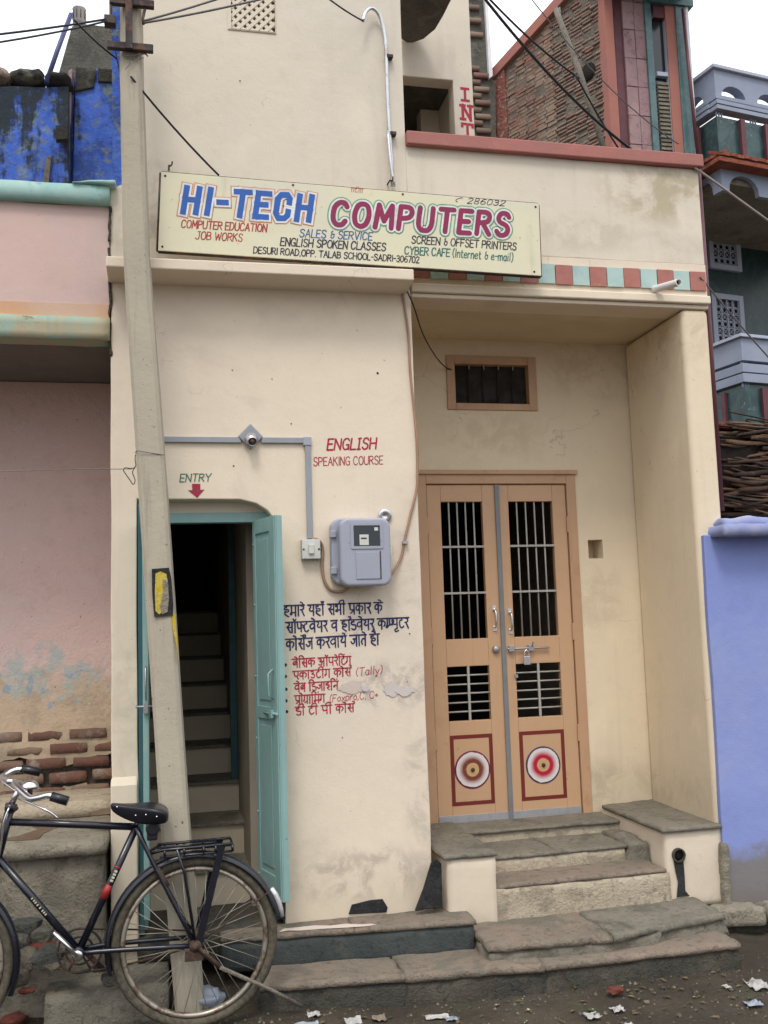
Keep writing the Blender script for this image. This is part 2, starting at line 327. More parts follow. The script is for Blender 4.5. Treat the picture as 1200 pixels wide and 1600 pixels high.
def groundmat():
    t = NT('trodden_earth', .96)
    k = t.mix((.062,.048,.034), (.105,.083,.058), t.rng(t.noise(1.6, 6), .38, .66))
    k = t.mix(k, (.045,.035,.027), t.rng(t.noise(9, 6, .75), .5, .7, 0, .8))
    k = t.mix(k, (.19,.155,.11), t.rng(t.noise(55, 4, .7), .62, .72, 0, .7))
    k = t.mix(k, (.075,.085,.045), t.rng(t.noise(3.3, 5, .7), .58, .70, 0, .5))
    t.col(k); h = t.mul(t.noise(22, 6, .75), t.mul(t.noise(110, 4, .7), .4), 'ADD')
    return t.bump(h, 1., .03).m
M['ground'] = groundmat()
M['stone_a'] = stone('rubble_grey', (.13,.125,.10), (.20,.18,.14), (.09,.09,.08), scale=9)
M['stone_b'] = stone('rubble_tan', (.20,.17,.125), (.14,.115,.085), None, scale=9)
M['stone_c'] = stone('rubble_slate', (.085,.088,.078), (.125,.125,.11), None, scale=9)
M['stone_r'] = stone('rubble_brick', (.21,.06,.04), (.15,.05,.04), None, scale=12)
M['wood'] = stone('weathered_wood', (.16,.14,.115), (.22,.19,.155), None, scale=6, bump=.5)
M['twig'] = brickmat('dry_sticks', [(.04,.026,.02), (.07,.04,.026), (.025,.018,.015), (.17,.10,.06), (.03,.02,.016), (.05,.03,.02)], .15)
M['twig_red'] = stone('terracotta_shards', (.28,.08,.045), (.20,.07,.04), None, scale=9)
M['shade_black'] = stone('hole_and_gap_shade', (.012,.009,.007), (.02,.014,.011), None)  # near-black colour for shade in pipe mouths, a hole and behind the sticks
M['paper'] = paint('scrap_paper', (.40,.39,.37), .7, wear=((.2,.17,.13), .7, 30, .52))
M['plastic_bag'] = paint('grey_blue_bag', (.26,.29,.34), .3)

# ------------------------------------------------------------------ geometry helpers
W = {}                                           # world location of every thing and part
class MB:
    def __init__(s): s.v = []; s.f = []; s.sm = []
    def add(s, vs, fs, smooth=False, T=None):
        o = len(s.v)
        s.v += [(T @ Vector(q)) if T else Vector(q) for q in vs]
        s.f += [tuple(i+o for i in f) for f in fs]; s.sm += [smooth]*len(fs); return s
    def hexa(s, p, T=None):                      # p: 4 bottom ccw, 4 top ccw
        return s.add(p, [(3,2,1,0),(4,5,6,7),(0,1,5,4),(1,2,6,5),(2,3,7,6),(3,0,4,7)], False, T)
    def box(s, x0, x1, y0, y1, z0, z1, T=None):
        return s.hexa([(x0,y0,z0),(x1,y0,z0),(x1,y1,z0),(x0,y1,z0),(x0,y0,z1),(x1,y0,z1),(x1,y1,z1),(x0,y1,z1)], T)
    def prism(s, poly, vec, holes=(), T=None):   # poly: 3d points, extruded along vec
        loops = [[Vector(q) for q in l] for l in ([poly]+list(holes))]
        flat = [q for l in loops for q in l]; n = len(flat); vec = Vector(vec)
        if holes: tris = [tuple(t_) for t_ in tessellate_polygon(loops)]
        else: tris = [tuple(range(n))]
        nrm = Vector((0,0,0)); l = loops[0]
        for i in range(len(l)): nrm += l[i].cross(l[(i+1) % len(l)])
        fs = []
        for t_ in tris:
            tn = Vector((0,0,0))
            for i in range(len(t_)): tn += flat[t_[i]].cross(flat[t_[(i+1) % len(t_)]])
            flip = tn.dot(vec) > 0
            a = tuple(reversed(t_)) if flip else t_
            fs.append(a); fs.append(tuple(q+n for q in reversed(a)))
        o = 0
        for li, l in enumerate(loops):
            k = len(l)
            for i in range(k):
                a, b = o+i, o+(i+1) % k; fs.append((a, b, b+n, a+n))
            o += k
        s.add(flat+[q+vec for q in flat], fs, False, T); return s
    def tube(s, pts, r, n=8, closed=False, smooth=True, flat=1.0):
        pts = [Vector(p) for p in pts]; m = len(pts)
        rs = r if isinstance(r, (list, tuple)) else [r]*m
        vs = []; prev = None
        for i, p in enumerate(pts):
            a = pts[i-1] if (i or closed) else p; b = pts[(i+1) % m] if (i < m-1 or closed) else p
            t_ = (b-a).normalized()
            if prev is None:
                x = t_.cross(Vector((0,0,1)));
                if x.length < .05: x = t_.cross(Vector((0,1,0)))
                x.normalize()
            else: x = (prev - t_*prev.dot(t_)).normalized()
            prev = x; y = t_.cross(x)
            for k in range(n):
                c = 2*math.pi*k/n; vs.append(p + (x*math.cos(c) + y*math.sin(c)*flat)*rs[i])
        fs = []
        for i in range(m if closed else m-1):
            j = (i+1) % m
            for k in range(n): fs.append((i*n+k, i*n+(k+1) % n, j*n+(k+1) % n, j*n+k))
        s.add(vs, fs, smooth)
        if not closed:
            o = len(s.v)-len(vs)
            s.f += [tuple(o+k for k in reversed(range(n))), tuple(o+(m-1)*n+k for k in range(n))]; s.sm += [False, False]
        return s
    def ring(s, c, R_, r, axis=(0,1,0), seg=48, n=8, flat=1.0, a0=0, a1=360):
        c = Vector(c); ax = Vector(axis).normalized(); x = ax.cross(Vector((0,0,1))).normalized(); z = x.cross(ax)*-1
        if z.z < 0: z = -z
        full = abs(a1-a0) >= 360; k = seg if full else seg+1
        P = [c + x*R_*math.cos(R(a0+(a1-a0)*i/seg)) + z*R_*math.sin(R(a0+(a1-a0)*i/seg)) for i in range(k)]
        return s.tube(P, r, n, closed=full, flat=flat)
    def lathe(s, prof, c, axis=(0,-1,0), n=24, smooth=True):   # prof: (radius, distance along axis)
        c = Vector(c); ax = Vector(axis).normalized(); x = ax.cross(Vector((0,0,1)));
        if x.length < .05: x = Vector((1,0,0))
        x.normalize(); z = ax.cross(x)
        vs = [c + ax*h + (x*math.cos(2*math.pi*k/n) + z*math.sin(2*math.pi*k/n))*max(r_, 1e-4) for r_, h in prof for k in range(n)]
        fs = [(i*n+k, i*n+(k+1) % n, (i+1)*n+(k+1) % n, (i+1)*n+k) for i in range(len(prof)-1) for k in range(n)]
        fs += [tuple(reversed(range(n))), tuple((len(prof)-1)*n+k for k in range(n))]
        return s.add(vs, fs, smooth)
    def rough(s, foot, z0, z1, amp=.012, step=.045, seed=0, lap=1, zt=None, chip=.0):   # rough stone block over a 4-corner footprint
        f = [Vector((q[0], q[1], 0)) for q in foot]
        zt = zt or [z1]*4
        lx = max((f[1]-f[0]).length, (f[2]-f[3]).length); ly = max((f[3]-f[0]).length, (f[2]-f[1]).length); lz = z1-z0
        nx, ny, nz = max(2, round(lx/step)), max(2, round(ly/step)), max(2, round(lz/step))
        idx = {}; vs = []; fs = []
        def P(i, j, k):
            key = (i, j, k)
            if key not in idx:
                u, v, q = i/nx, j/ny, k/nz
                b = (f[0]*(1-u)+f[1]*u)*(1-v) + (f[3]*(1-u)+f[2]*u)*v
                top = (zt[0]*(1-u)+zt[1]*u)*(1-v) + (zt[3]*(1-u)+zt[2]*u)*v
                idx[key] = len(vs); vs.append(Vector((b.x, b.y, z0+(top-z0)*q)))
            return idx[key]
        for i in range(nx):
            for j in range(ny): fs.append((P(i,j,nz),P(i+1,j,nz),P(i+1,j+1,nz),P(i,j+1,nz))); fs.append((P(i,j+1,0),P(i+1,j+1,0),P(i+1,j,0),P(i,j,0)))
            for k in range(nz): fs.append((P(i,0,k),P(i+1,0,k),P(i+1,0,k+1),P(i,0,k+1))); fs.append((P(i+1,ny,k),P(i,ny,k),P(i,ny,k+1),P(i+1,ny,k+1)))
        for j in range(ny):
            for k in range(nz): fs.append((P(0,j+1,k),P(0,j,k),P(0,j,k+1),P(0,j+1,k+1))); fs.append((P(nx,j,k),P(nx,j+1,k),P(nx,j+1,k+1),P(nx,j,k+1)))
        if lap:
            nb = [set() for _ in vs]
            for q in fs:
                for a in range(4): nb[q[a]].add(q[(a+1) % 4]); nb[q[(a+1) % 4]].add(q[a])
            for _ in range(lap):
                av = [sum((vs[j] for j in n_), Vector())/len(n_) for n_ in nb]
                vs = [v*.5+a*.5 for v, a in zip(vs, av)]
        so_ = Vector((seed*7.3, seed*3.1, seed*1.7))
        if chip:
            cen = sum(vs, Vector())/len(vs)
            for (i, j, k), n_ in idx.items():
                e_ = (i in (0, nx))+(j in (0, ny))+(k in (0, nz))
                if e_ >= 2 and k == nz:
                    c_ = max(0, mnoise.noise(vs[n_]*11+so_)+.1)*chip + max(0, mnoise.noise(vs[n_]*37+so_))*chip*.5; d_ = (cen-vs[n_]); d_.z = 0
                    vs[n_] = vs[n_] + d_.normalized()*c_*.8 - Vector((0,0,c_*.45))
        vs = [v + mnoise.noise_vector(v*9+so_)*amp + mnoise.noise_vector(v*27+so_)*amp*.5 for v in vs]
        return s.add(vs, fs, True)
    def blob(s, c, r, seed=0, sub=2, amp=.25, rot=0, facet=False):
        bm = bmesh.new(); bmesh.ops.create_icosphere(bm, subdivisions=sub, radius=1)
        bm.verts.ensure_lookup_table(); o = Vector((seed*5.1, seed*2.3, seed))
        Rm = Matrix.Rotation(rot, 3, 'Z'); vs = []
        for v in bm.verts:
            d = v.co.copy(); q = d*(1+amp*mnoise.noise(d*1.3+o)+amp*.4*mnoise.noise(d*3+o))
            q = Vector([math.copysign(abs(a)**.8, a) for a in q])
            vs.append(Vector(c) + Rm @ Vector((q.x*r[0], q.y*r[1], q.z*r[2])))
        fs = [tuple(v.index for v in f.verts) for f in bm.faces]; bm.free()
        return s.add(vs, fs, not facet)
    def mesh(s, name, mat, origin=(0,0,0)):
        me = bpy.data.meshes.new(name); o = Vector(origin)
        me.from_pydata([tuple(q-o) for q in s.v], [], s.f); me.update()
        me.polygons.foreach_set('use_smooth', s.sm)
        if mat: me.materials.append(M[mat] if isinstance(mat, str) else mat)
        return me
    def build(s, name, mat, parent=None, bevel=0, label=None, cat=None, group=None, kind=None, seg=2, origin=None, fix=True):
        if parent is not None: org = W[parent]
        elif origin is not None: org = Vector(origin)
        else:
            lo = [min(q[i] for q in s.v) for i in range(3)]; hi = [max(q[i] for q in s.v) for i in range(3)]
            org = Vector(((lo[0]+hi[0])/2, (lo[1]+hi[1])/2, lo[2]))
            if kind == 'structure': org = Vector((0,0,0))
        me = s.mesh(name, mat, org)
        if fix:
            bm = bmesh.new(); bm.from_mesh(me); bmesh.ops.recalc_face_normals(bm, faces=bm.faces); bm.to_mesh(me); bm.free()
        o = bpy.data.objects.new(name, me); col.objects.link(o)
        if parent is not None: o.parent = parent
        else: o.location = org
        W[o] = org
        if bevel:
            b = o.modifiers.new('bevel', 'BEVEL'); b.width = bevel; b.segments = seg; b.limit_method = 'ANGLE'; b.angle_limit = R(35)
        tag(o, label, cat, group, kind); return o
def tag(o, label=None, cat=None, group=None, kind=None):
    if label: o['label'] = label
    if cat: o['category'] = cat
    if group: o['group'] = group
    if kind: o['kind'] = kind
def thing(name, loc, label, cat, group=None):
    o = bpy.data.objects.new(name, None); col.objects.link(o); o.location = loc; o.empty_display_size = .1
    W[o] = Vector(loc); tag(o, label, cat, group); return o
def inst(me, name, parent, loc, rot=(0,0,0), scale=(1,1,1)):
    o = bpy.data.objects.new(name, me); col.objects.link(o); o.parent = parent
    o.location = Vector(loc) - W[parent]; o.rotation_euler = rot; o.scale = scale; W[o] = Vector(loc); return o
def curve_pts(p, k=4, closed=False):
    p = [Vector(q) for q in p]; o = []
    if closed:
        p = p[:-1]; m = len(p)
        for i in range(m):
            a, b, c, d = p[i-1], p[i], p[(i+1) % m], p[(i+2) % m]
            for j in range(k):
                t_ = j/k; o.append(.5*((2*b)+(c-a)*t_+(2*a-5*b+4*c-d)*t_*t_+(3*b-a-3*c+d)*t_**3))
        return o
    for i in range(len(p)-1):
        a = p[i-1] if i else p[i]*2-p[i+1]; b, c = p[i], p[i+1]; d = p[i+2] if i+2 < len(p) else c*2-b
        for j in range(k):
            t_ = j/k; o.append(.5*((2*b)+(c-a)*t_+(2*a-5*b+4*c-d)*t_*t_+(3*b-a-3*c+d)*t_**3))
    return o+[p[-1]]
def sag(a, b, d=.1, n=12):
    a, b = Vector(a), Vector(b); return [a.lerp(b, i/n) - Vector((0,0,1))*d*4*(i/n)*(1-i/n) for i in range(n+1)]
def wob(pts, amp=.003, step=.12, seed=0):        # hand-trowelled edge: subdivide an outline and jitter it a little
    o = []; n = len(pts)
    for i in range(n):
        a, b = Vector(pts[i]), Vector(pts[(i+1) % n]); k = max(1, int((b-a).length/step))
        for j in range(k):
            q = a.lerp(b, j/k); d = mnoise.noise_vector(q*3.1+Vector((seed, 0, 0)))*amp*1.6; o.append(q + Vector((d.x, 0, d.z)) if j else q)
    return o

# ------------------------------------------------------------------ brush lettering: every glyph is a set of strokes
GL = {}
def g(k, w_, s): 
    st = []
    for p in s.split(';'):
        p = p.strip()
        if not p: continue
        sm = p[0] == '~' or (2 if p[0] == '=' else 0); q = [tuple(float(c) for c in a.split(',')) for a in p.lstrip('~=').split()]
        st.append((sm, q))
    GL[k] = (w_, st)
g('A',6,'0,0 3,10 6,0;1.2,3.6 4.8,3.6'); g('B',6,'0,0 0,10;~0,10 4,9.6 4.8,7.6 3.6,5.6 0,5.3;~0,5.3 4.6,4.8 5.4,2.6 4,.4 0,0')
g('C',6,'~5.6,8.2 4.4,9.8 2,9.8 .3,7.4 .2,3 1.8,.3 4.2,.2 5.6,1.9'); g('Cb',6,'=5.6,6.9 5.6,8.6 4.4,10 1.5,10 .1,8.2 .1,1.8 1.5,0 4.3,0 5.6,1.4 5.6,3.0'); g('D',6,'0,0 0,10;~0,10 3.6,9.6 5.6,7 5.5,3 3.6,.4 0,0')
g('E',5,'5,10 0,10 0,0 5,0;0,5.2 4,5.2'); g('F',5,'5,10 0,10 0,0;0,5.2 4,5.2')
g('G',6,'~5.6,8.2 4.4,9.8 2,9.8 .3,7.4 .2,3 1.8,.3 4.2,.2 5.4,1.6;5.5,.2 5.5,4.4 3.4,4.4')
g('H',6,'0,0 0,10;5.6,0 5.6,10;0,5.2 5.6,5.2'); g('I',1.2,'.6,0 .6,10'); g('Iser',3,'.2,10 2.8,10;1.5,10 1.5,0;.2,0 2.8,0')
g('J',5,'2,10 5,10;~3.8,10 3.8,2.6 2.8,.4 1,0 -.6,1.4'); g('K',5.6,'0,0 0,10;5,10 0,4.6;1.6,6.2 5.6,0'); g('L',4.6,'0,10 0,0 4.6,0')
g('M',7,'0,0 .6,10 3.5,3 6.4,10 7,0'); g('N',5.8,'0,0 0,10 5.6,0 5.6,10'); g('O',6.4,'~3.2,10 1,8.8 .1,5 1,1.2 3.2,0 5.4,1.2 6.3,5 5.4,8.8 3.2,10')
g('P',5.4,'0,0 0,10;~0,10 4,9.7 5.2,7.6 4,5.3 0,4.6'); g('R',5.6,'0,0 0,10;~0,10 4,9.7 5.1,7.7 4,5.6 0,5;2.2,5 5.6,0')
g('S',5.6,'~5.2,8.4 4,9.9 1.6,9.8 .5,7.8 1.4,5.9 4.2,4.6 5.3,2.6 4.2,.3 1.6,.1 .2,1.7'); g('T',6,'0,10 6,10;3,10 3,0')
g('U',6,'~0,10 0,2.8 1.4,.2 3,0 4.6,.2 5.8,2.8 5.8,10'); g('V',6,'0,10 3,0 6,10'); g('W',8,'0,10 1.8,0 4,8 6.2,0 8,10'); g('Y',6,'0,10 3,5 6,10;3,5 3,0')
g('&',5.5,'~2.8,9.6 1.6,8 2.6,6 4.4,5.4;~4.4,5.4 1.8,5 1.6,1.4 3.6,.3 5,2 5.2,5.4'); g('-',3,'0,5 3,5'); g('.',1,'.5,.2 .6,.2'); g(',',1,'.6,.6 .2,-1')
g('(',2.4,'~2.2,11 .6,8 .4,3 2,-1'); g(')',2.4,'~.2,11 1.8,8 2,3 .4,-1'); g('+',4,'0,4 4,4;2,6.2 2,2'); g(' ',3.6,'')
g('0',5,'~2.5,10 .6,8.6 .1,5 .6,1.4 2.5,0 4.4,1.4 4.9,5 4.4,8.6 2.5,10'); g('2',5,'~.3,8 1.6,9.9 4,9.4 4.4,7 .2,0;.2,0 5,0'); g('3',5,'~.4,9 2.4,10 4.4,8.4 3.8,6 1.8,5.4;~1.8,5.4 4.4,4.8 4.6,1.6 2.4,0 .2,1.2')
g('6',5,'~4.4,9.2 2.2,9.6 .4,6 .3,2.2 2.4,0 4.7,1.6 4.4,4.6 2.2,5.6 .5,4'); g('7',4.6,'0,10 4.6,10 1.6,0'); g('8',5,'~2.5,5.3 .6,7 1,9.4 2.5,10 4,9.4 4.4,7 2.5,5.3 .4,3.4 .6,.8 2.5,0 4.4,.8 4.6,3.4 2.5,5.3')
g('a',4.4,'~4,5.6 2,6.4 .3,4.4 .4,1.2 2,0 3.6,1.4 4,3.4;4,6.2 4.2,0'); g('e',4.4,'~.5,3.4 4.1,3.8 3.4,6 1.8,6.4 .3,4 .6,1 2.4,0 4.2,1.2'); g('i',1.2,'.6,6.2 .6,0;.6,8.6 .7,8.8')
g('l',1.6,'.8,10.4 .8,0'); g('m',6.6,'0,6.2 0,0;~0,4 1.4,6.3 3,5.6 3.2,0;~3.2,4 4.6,6.3 6.2,5.6 6.4,0'); g('n',4,'0,6.2 0,0;~0,4 1.6,6.3 3.6,5.4 3.8,0'); g('r',3,'0,6.2 0,0;~0,4 1.2,6 2.8,6.2')
g('t',3,'~1.2,9 1.2,1.6 2,0 3,.5;0,6.4 3,6.4'); g('o',4.4,'~2.2,6.3 .3,4.6 .3,1.6 2.2,0 4.1,1.6 4.1,4.6 2.2,6.3'); g('x',4,'0,6 4,0;4,6 0,0'); g('y',4.4,'0,6.2 2.2,.6;~4.4,6.2 2,-1 .2,-2.4 2.8,-2.6'); g('p',4.4,'0,6.2 0,-3;~0,5 2,6.4 4,4.6 3.8,1.6 2,0 0,1.2')
g('phone',6,'~0,2 -.6,5 1.4,8.4 4,9.6;0,2 1.6,1.4;4,9.6 4.8,8')
D = {}                                            # Devanagari strokes (headline at 10)
def d(k, w_, s): g('d_'+k, w_, s)
d('aa',3.2,'1.4,10 1.4,0'); d('ha',7,'3.4,10 3.4,8.4;3.4,8.4 1.4,8.2;~1.4,8.2 1,6.8 2.4,6.2 5,6.2 5.4,4.6 3.6,3.8 1.8,4.6;~1.8,4.6 1.4,2.6 2.6,1.2 5.4,-.6')
d('ma',7.4,'1.6,10 1.6,3.2;~1.6,3.2 .5,3 .5,1.6 1.6,1.4 2.4,3.2;1.6,3.2 5.8,3.2;5.8,10 5.8,0'); d('ra',5,'~1.4,9.6 3.6,9 3.8,7 2,5.6 .8,5.6;1.8,5.6 4.4,0')
d('e',0,'~-1.4,10 -2.4,12 -4.4,12.8'); d('ai',0,'~-1.4,10 -2.4,12 -4.6,12.6;~-1.4,10 -1.8,12.6 -3.4,14'); d('ya',7.4,'~1,9.4 2.6,9 2.6,7.2 1.4,6 2.6,4.2 5.8,4.6;5.8,10 5.8,0')
d('candra',0,'~-3.4,13 -2.8,11.8 -1.6,11.6 -.6,12.6'); d('bindu',0,'-2,12.6 -1.8,12.7'); d('sa',8,'~1.4,9.6 3.4,9 3.4,7 1.2,5.6;1.2,5.6 4.4,.4;2.6,5 6.4,5;6.4,10 6.4,0')
d('bha',7.4,'~2.4,10 .8,9.4 .8,7.8 2.4,8;2.4,10 2.4,3.6;~2.4,3.8 1,4.4 .8,3 2.4,2.8;2.4,4.2 5.8,4.2;5.8,10 5.8,0'); d('ii',4,'1.8,10 1.8,0;~1.8,10 2,12.8 0,13.4 -2.4,12.2 -3,10')
d('i',3.4,'1.4,10 1.4,0;~1.4,10 1.2,12.8 3.2,13.6 5.8,12.4 6.4,10'); d('pa',7.2,'1.2,10 1.2,6;~1.2,6 1.8,4 3.6,3.8 5.6,4.6;5.6,10 5.6,0'); d('pra',7.2,'1.2,10 1.2,6;~1.2,6 1.8,4 3.6,3.8 5.6,4.6;5.6,10 5.6,0;5.4,3.4 2,.8')
d('ka',9,'4.2,10 4.2,0;~4.2,6.4 2.6,8 .9,6.6 .9,4.2 2.4,3.4 4.2,5.2;~4.2,6 6,7.6 7.8,6.4 7.8,4.2 6.6,2.6'); d('va',7.2,'~5.6,7 3.6,7.8 1.2,6.2 1.2,4 3,3 5.6,4.8;5.6,10 5.6,0'); d('ba',7.2,'~5.6,7 3.6,7.8 1.2,6.2 1.2,4 3,3 5.6,4.8;5.6,10 5.6,0;1.8,4 5,6.8')
d('fh',7.2,'1,10 1,6;~1,6 1.6,4 3.2,3.8 4.6,4.6;4.6,10 4.6,.6;~4.6,6.6 6,7.2 7,6 6.6,4.4'); d('ta',6,'3.4,10 3.4,8;~3.4,8 1.2,7.4 .8,4.4 1.6,1.4 3.6,.6 5.2,2'); d('dda',6.2,'3.4,10 3.4,8;~3.4,8 1,8 1.2,5.6 3.4,5.2 5.4,4.4 5.2,1.6 3.4,.4 1.2,1.4')
d('reph',0,'~-1.8,10 0,11.2 -.2,12.8 -2,13'); d('mpyu',14,'1.4,10 1.4,3.2;~1.4,3.2 .4,3 .4,1.6 1.4,1.4 2.2,3.2;1.4,3.2 3.8,3.2;3.8,10 3.8,5;~3.8,5 4.6,3.8 6.8,4.4;6.8,10 6.8,3.4;~7,8.6 8.4,8 8.2,6 7.6,5 9,4 12,4.6;12,10 12,0;~12,0 9.6,-1 10.4,-3 13.4,-2')
d('ja',8,'6.6,10 6.6,0;6.6,6.8 3.2,6.8;~3.2,6.8 4.6,5.4 4.2,3.2 2.4,2.4 .8,4.2'); d('tt',6.4,'4.8,10 4.8,0;~4.8,6 2.2,6.2 .9,4 1.6,1.4'); d('danda',3,'1.2,10 1.2,0')
d('ga',6.6,'1.6,10 1.6,3.8;~1.6,3.8 .3,3.6 .6,2.2;5,10 5,0'); d('gra',6.6,'1.6,10 1.6,3.8;~1.6,3.8 .3,3.6 .6,2.2;5,10 5,0;5,3.2 1.8,.8'); d('a',9,'~1,8.4 3,9.4 3.6,7 2,5.6 4.2,4.4 3.6,1.2 .8,1.8;3.6,5.6 6.8,5.6;6.8,10 6.8,0')
d('ee',7,'1.4,10 1.4,6.4;~1.4,6.4 2.2,4.4 4.4,4.2 5.6,5.4;5.6,10 5.6,5;~4.2,4.2 5,2 6.2,.4'); d('u',6.6,'~1,8.4 3.4,8.8 3.8,6.6 2,5.6 4.8,4.4 4.2,1 1,1.6'); d('ii2',6,'3.6,10 3.6,8.6;~3.6,8.6 1,7.8 1,6.2 4,6 4.8,4.2 2.2,3;~2.2,3 3.2,1.4 4.8,.2'); d('na',7,'5.4,10 5.4,0;5.4,5.2 2.4,5.2;~2.4,5.2 .9,4.6 1.4,3.2 2.6,4.2')

def strip(mb, P, h, rnd, map2, closed=False):
    if closed:
        n = len(P); vs = []
        for i in range(n):
            t_ = (P[(i+1) % n]-P[i-1]).normalized(); nr = Vector((-t_.y, t_.x)); vs += [P[i]+nr*h, P[i]-nr*h]
        mb.add([map2(v) for v in vs], [(2*i, 2*i+1, (2*i+3) % (2*n), (2*i+2) % (2*n)) for i in range(n)]); return
    _strip(mb, P, h, rnd, map2)
def _strip(mb, P, h, rnd, map2):                   # one stroke as a flat ribbon with round or square ends
    n = len(P); L, Q = [], []
    for i in range(n):
        a = P[i-1] if i else P[i]; b = P[i+1] if i < n-1 else P[i]
        t_ = Vector((b[0]-a[0], b[1]-a[1]));
        if t_.length < 1e-6: t_ = Vector((1,0))
        t_.normalize(); nr = Vector((-t_.y, t_.x))
        if 0 < i < n-1 and n < 14:
            e1 = (P[i]-P[i-1]).normalized(); nr = nr*min(1.4, 1/max(.5, abs(e1.dot(t_))))
        L.append(Vector(P[i])+nr*h); Q.append(Vector(P[i])-nr*h)
    d0 = (Vector(P[0])-Vector(P[1])).normalized(); d1 = (Vector(P[-1])-Vector(P[-2])).normalized()
    def cap(c, dr, a):
        out_ = []
        for k in range(1, 5):
            th = math.pi*k/5; nr = Vector((-dr.y, dr.x)); out_.append(Vector(c)+(-nr*math.cos(th)*-1*0 + (nr*math.cos(th)+dr*math.sin(th)))*h)
        return out_
    if not rnd:
        L[0] += d0*h; Q[0] += d0*h; L[-1] += d1*h; Q[-1] += d1*h
    vs = []; fs = []
    for i in range(n): vs += [L[i], Q[i]]
    for i in range(n-1): fs.append((2*i, 2*i+1, 2*i+3, 2*i+2))
    if rnd:
        o = len(vs); c1 = cap(P[-1], d1, 0); vs += c1; fs.append((2*n-2, 2*n-1)[:1] + tuple(o+k for k in range(4)) + (2*n-1,))
        o = len(vs); c0 = cap(P[0], d0, 0); vs += c0; fs.append((1,) + tuple(o+k for k in range(4)) + (0,))
    mb.add([map2(v) for v in vs], fs)
def layout(tokens, slant=0, gap=1.6):
    x = 0; out_ = []; word0 = 0; deva = False; sc_ = {}
    for tk in tokens:
        if tk == ' ':
            if deva: out_.append((False, [(word0-.4, 10), (x-gap*.3, 10)]))
            x += 3.6; word0 = x; deva = False; continue
        w_, st = GL[tk]
        if tk.startswith('d_'): deva = True; gp = .0
        else: gp = gap
        ox = x - (0 if not (tk.startswith('d_') and w_ == 0) else 0)
        for sm, q in st: out_.append((sm, [(a+ox, b) for a, b in q]))
        x += w_+gp if w_ else 0
    if deva: out_.append((False, [(word0-.4, 10), (x, 10)]))
    if slant: out_ = [(sm, [(a+b*slant, b) for a, b in q]) for sm, q in out_]
    return out_, x
def letter(name, tokens, p0, p1, up_, mat, parent, wd=.9, rnd=True, slant=0, off=0, nrm=Vector((0,-1,0)), label=None, gap=1.6, jit=.18, split=True, kind=None):
    """tokens written from p0 to p1 (3-D, baseline) with letter height vector up_, paint lying on the surface with normal nrm"""
    strokes, wid = layout(tokens, slant, gap); p0, p1 = Vector(p0), Vector(p1); ex = (p1-p0)/wid; ey = up_/10
    ratio = ey.length/ex.length; mb = MB(); rs = random.Random(len(tokens)*13+int(wid)); k = 0
    for sm, q in strokes:
        cl = sm == 1 and len(q) > 4 and (Vector(q[0])-Vector(q[-1])).length < .01
        q = [Vector((a+rs.uniform(-jit, jit)*.6, (b+rs.uniform(-jit, jit))*ratio)) for a, b in q]
        if cl: q[-1] = q[0].copy()
        segs = [[Vector(v) for v in curve_pts([(a.x, a.y, 0) for a in q], 4, cl)]] if sm == 1 else ([[q[i], q[i+1]] for i in range(len(q)-1)] if split and sm != 2 else [q])
        for s_ in segs:
            k += 1; o_ = off + .00018 + (k % 6)*.00009
            strip(mb, [Vector((v[0], v[1])) for v in s_], wd*ratio/2*(rs.uniform(.88, 1.12) if jit > .1 else 1), rnd,
                  lambda v, o_=o_: p0 + ex*v.x + ey*(v.y/ratio) + nrm*o_, cl)
    return mb.build(name, mat, parent, label=label, fix=False)
def dv(s): 
    o = []
    for w_ in s.split():
        if o: o.append(' ')
        for c in w_.split('.'): o.append(c if c in GL and not ('d_'+c) in GL else 'd_'+c if 'd_'+c in GL else c)
    return o
t = NT('gravel_mixed', .9); v = t.noise(9, 2)
k = t.mix((.11,.095,.07), (.26,.22,.17), t.rng(v, .4, .6)); k = t.mix(k, (.05,.045,.04), t.rng(t.noise(23, 2), .5, .6)); t.col(k); M['gravel_mix'] = t.m
t = NT('leaf_mixed', .8); k = t.mix((.13,.095,.05), (.06,.075,.03), t.rng(t.noise(11, 2), .45, .55)); k = t.mix(k, (.35,.33,.28), t.rng(t.noise(31, 2), .62, .66)); t.col(k); M['leaf_mix'] = t.m
t = NT('far_brickwork', .92)
k = t.mix((.20,.125,.09), (.27,.205,.155), t.rng(t.noise(8, 3), .4, .6)); k = t.mix(k, (.30,.13,.09), t.rng(t.noise(14, 3), .58, .66)); k = t.mix(k, (.33,.28,.21), t.rng(t.noise(19, 3), .6, .68)); t.col(k); t.bump(t.noise(45, 4), .5, .01); M['brick_upper'] = t.m
t = NT('red_brick_edge_mat', .92); k = t.mix((.23,.075,.06), (.16,.07,.055), t.rng(t.noise(9, 5, .7), .4, .6)); k = t.mix(k, (.28,.22,.18), t.rng(t.noise(25, 3), .56, .64)); t.col(k); t.bump(t.noise(30, 4), .9, .03); M['brick_red_edge'] = t.m
t = NT('gravel_mixed2', .9); v = t.noise(9, 2)
k = t.mix((.085,.07,.05), (.17,.14,.105), t.rng(v, .4, .6)); k = t.mix(k, (.05,.045,.04), t.rng(t.noise(23, 2), .5, .6)); k = t.mix(k, (.34,.31,.27), t.rng(t.noise(41, 2), .66, .70)); t.col(k); M['gravel_mix'] = t.m
M['brick_far'] = brickmat('weathered_far_brick2', [(.19,.13,.105), (.235,.185,.145), (.25,.125,.095), (.21,.175,.145), (.30,.255,.20), (.17,.14,.12)], .75)
M['mortar'] = stone('mortar2', (.165,.145,.115), (.21,.185,.145), (.12,.10,.085), scale=6, bump=.8)
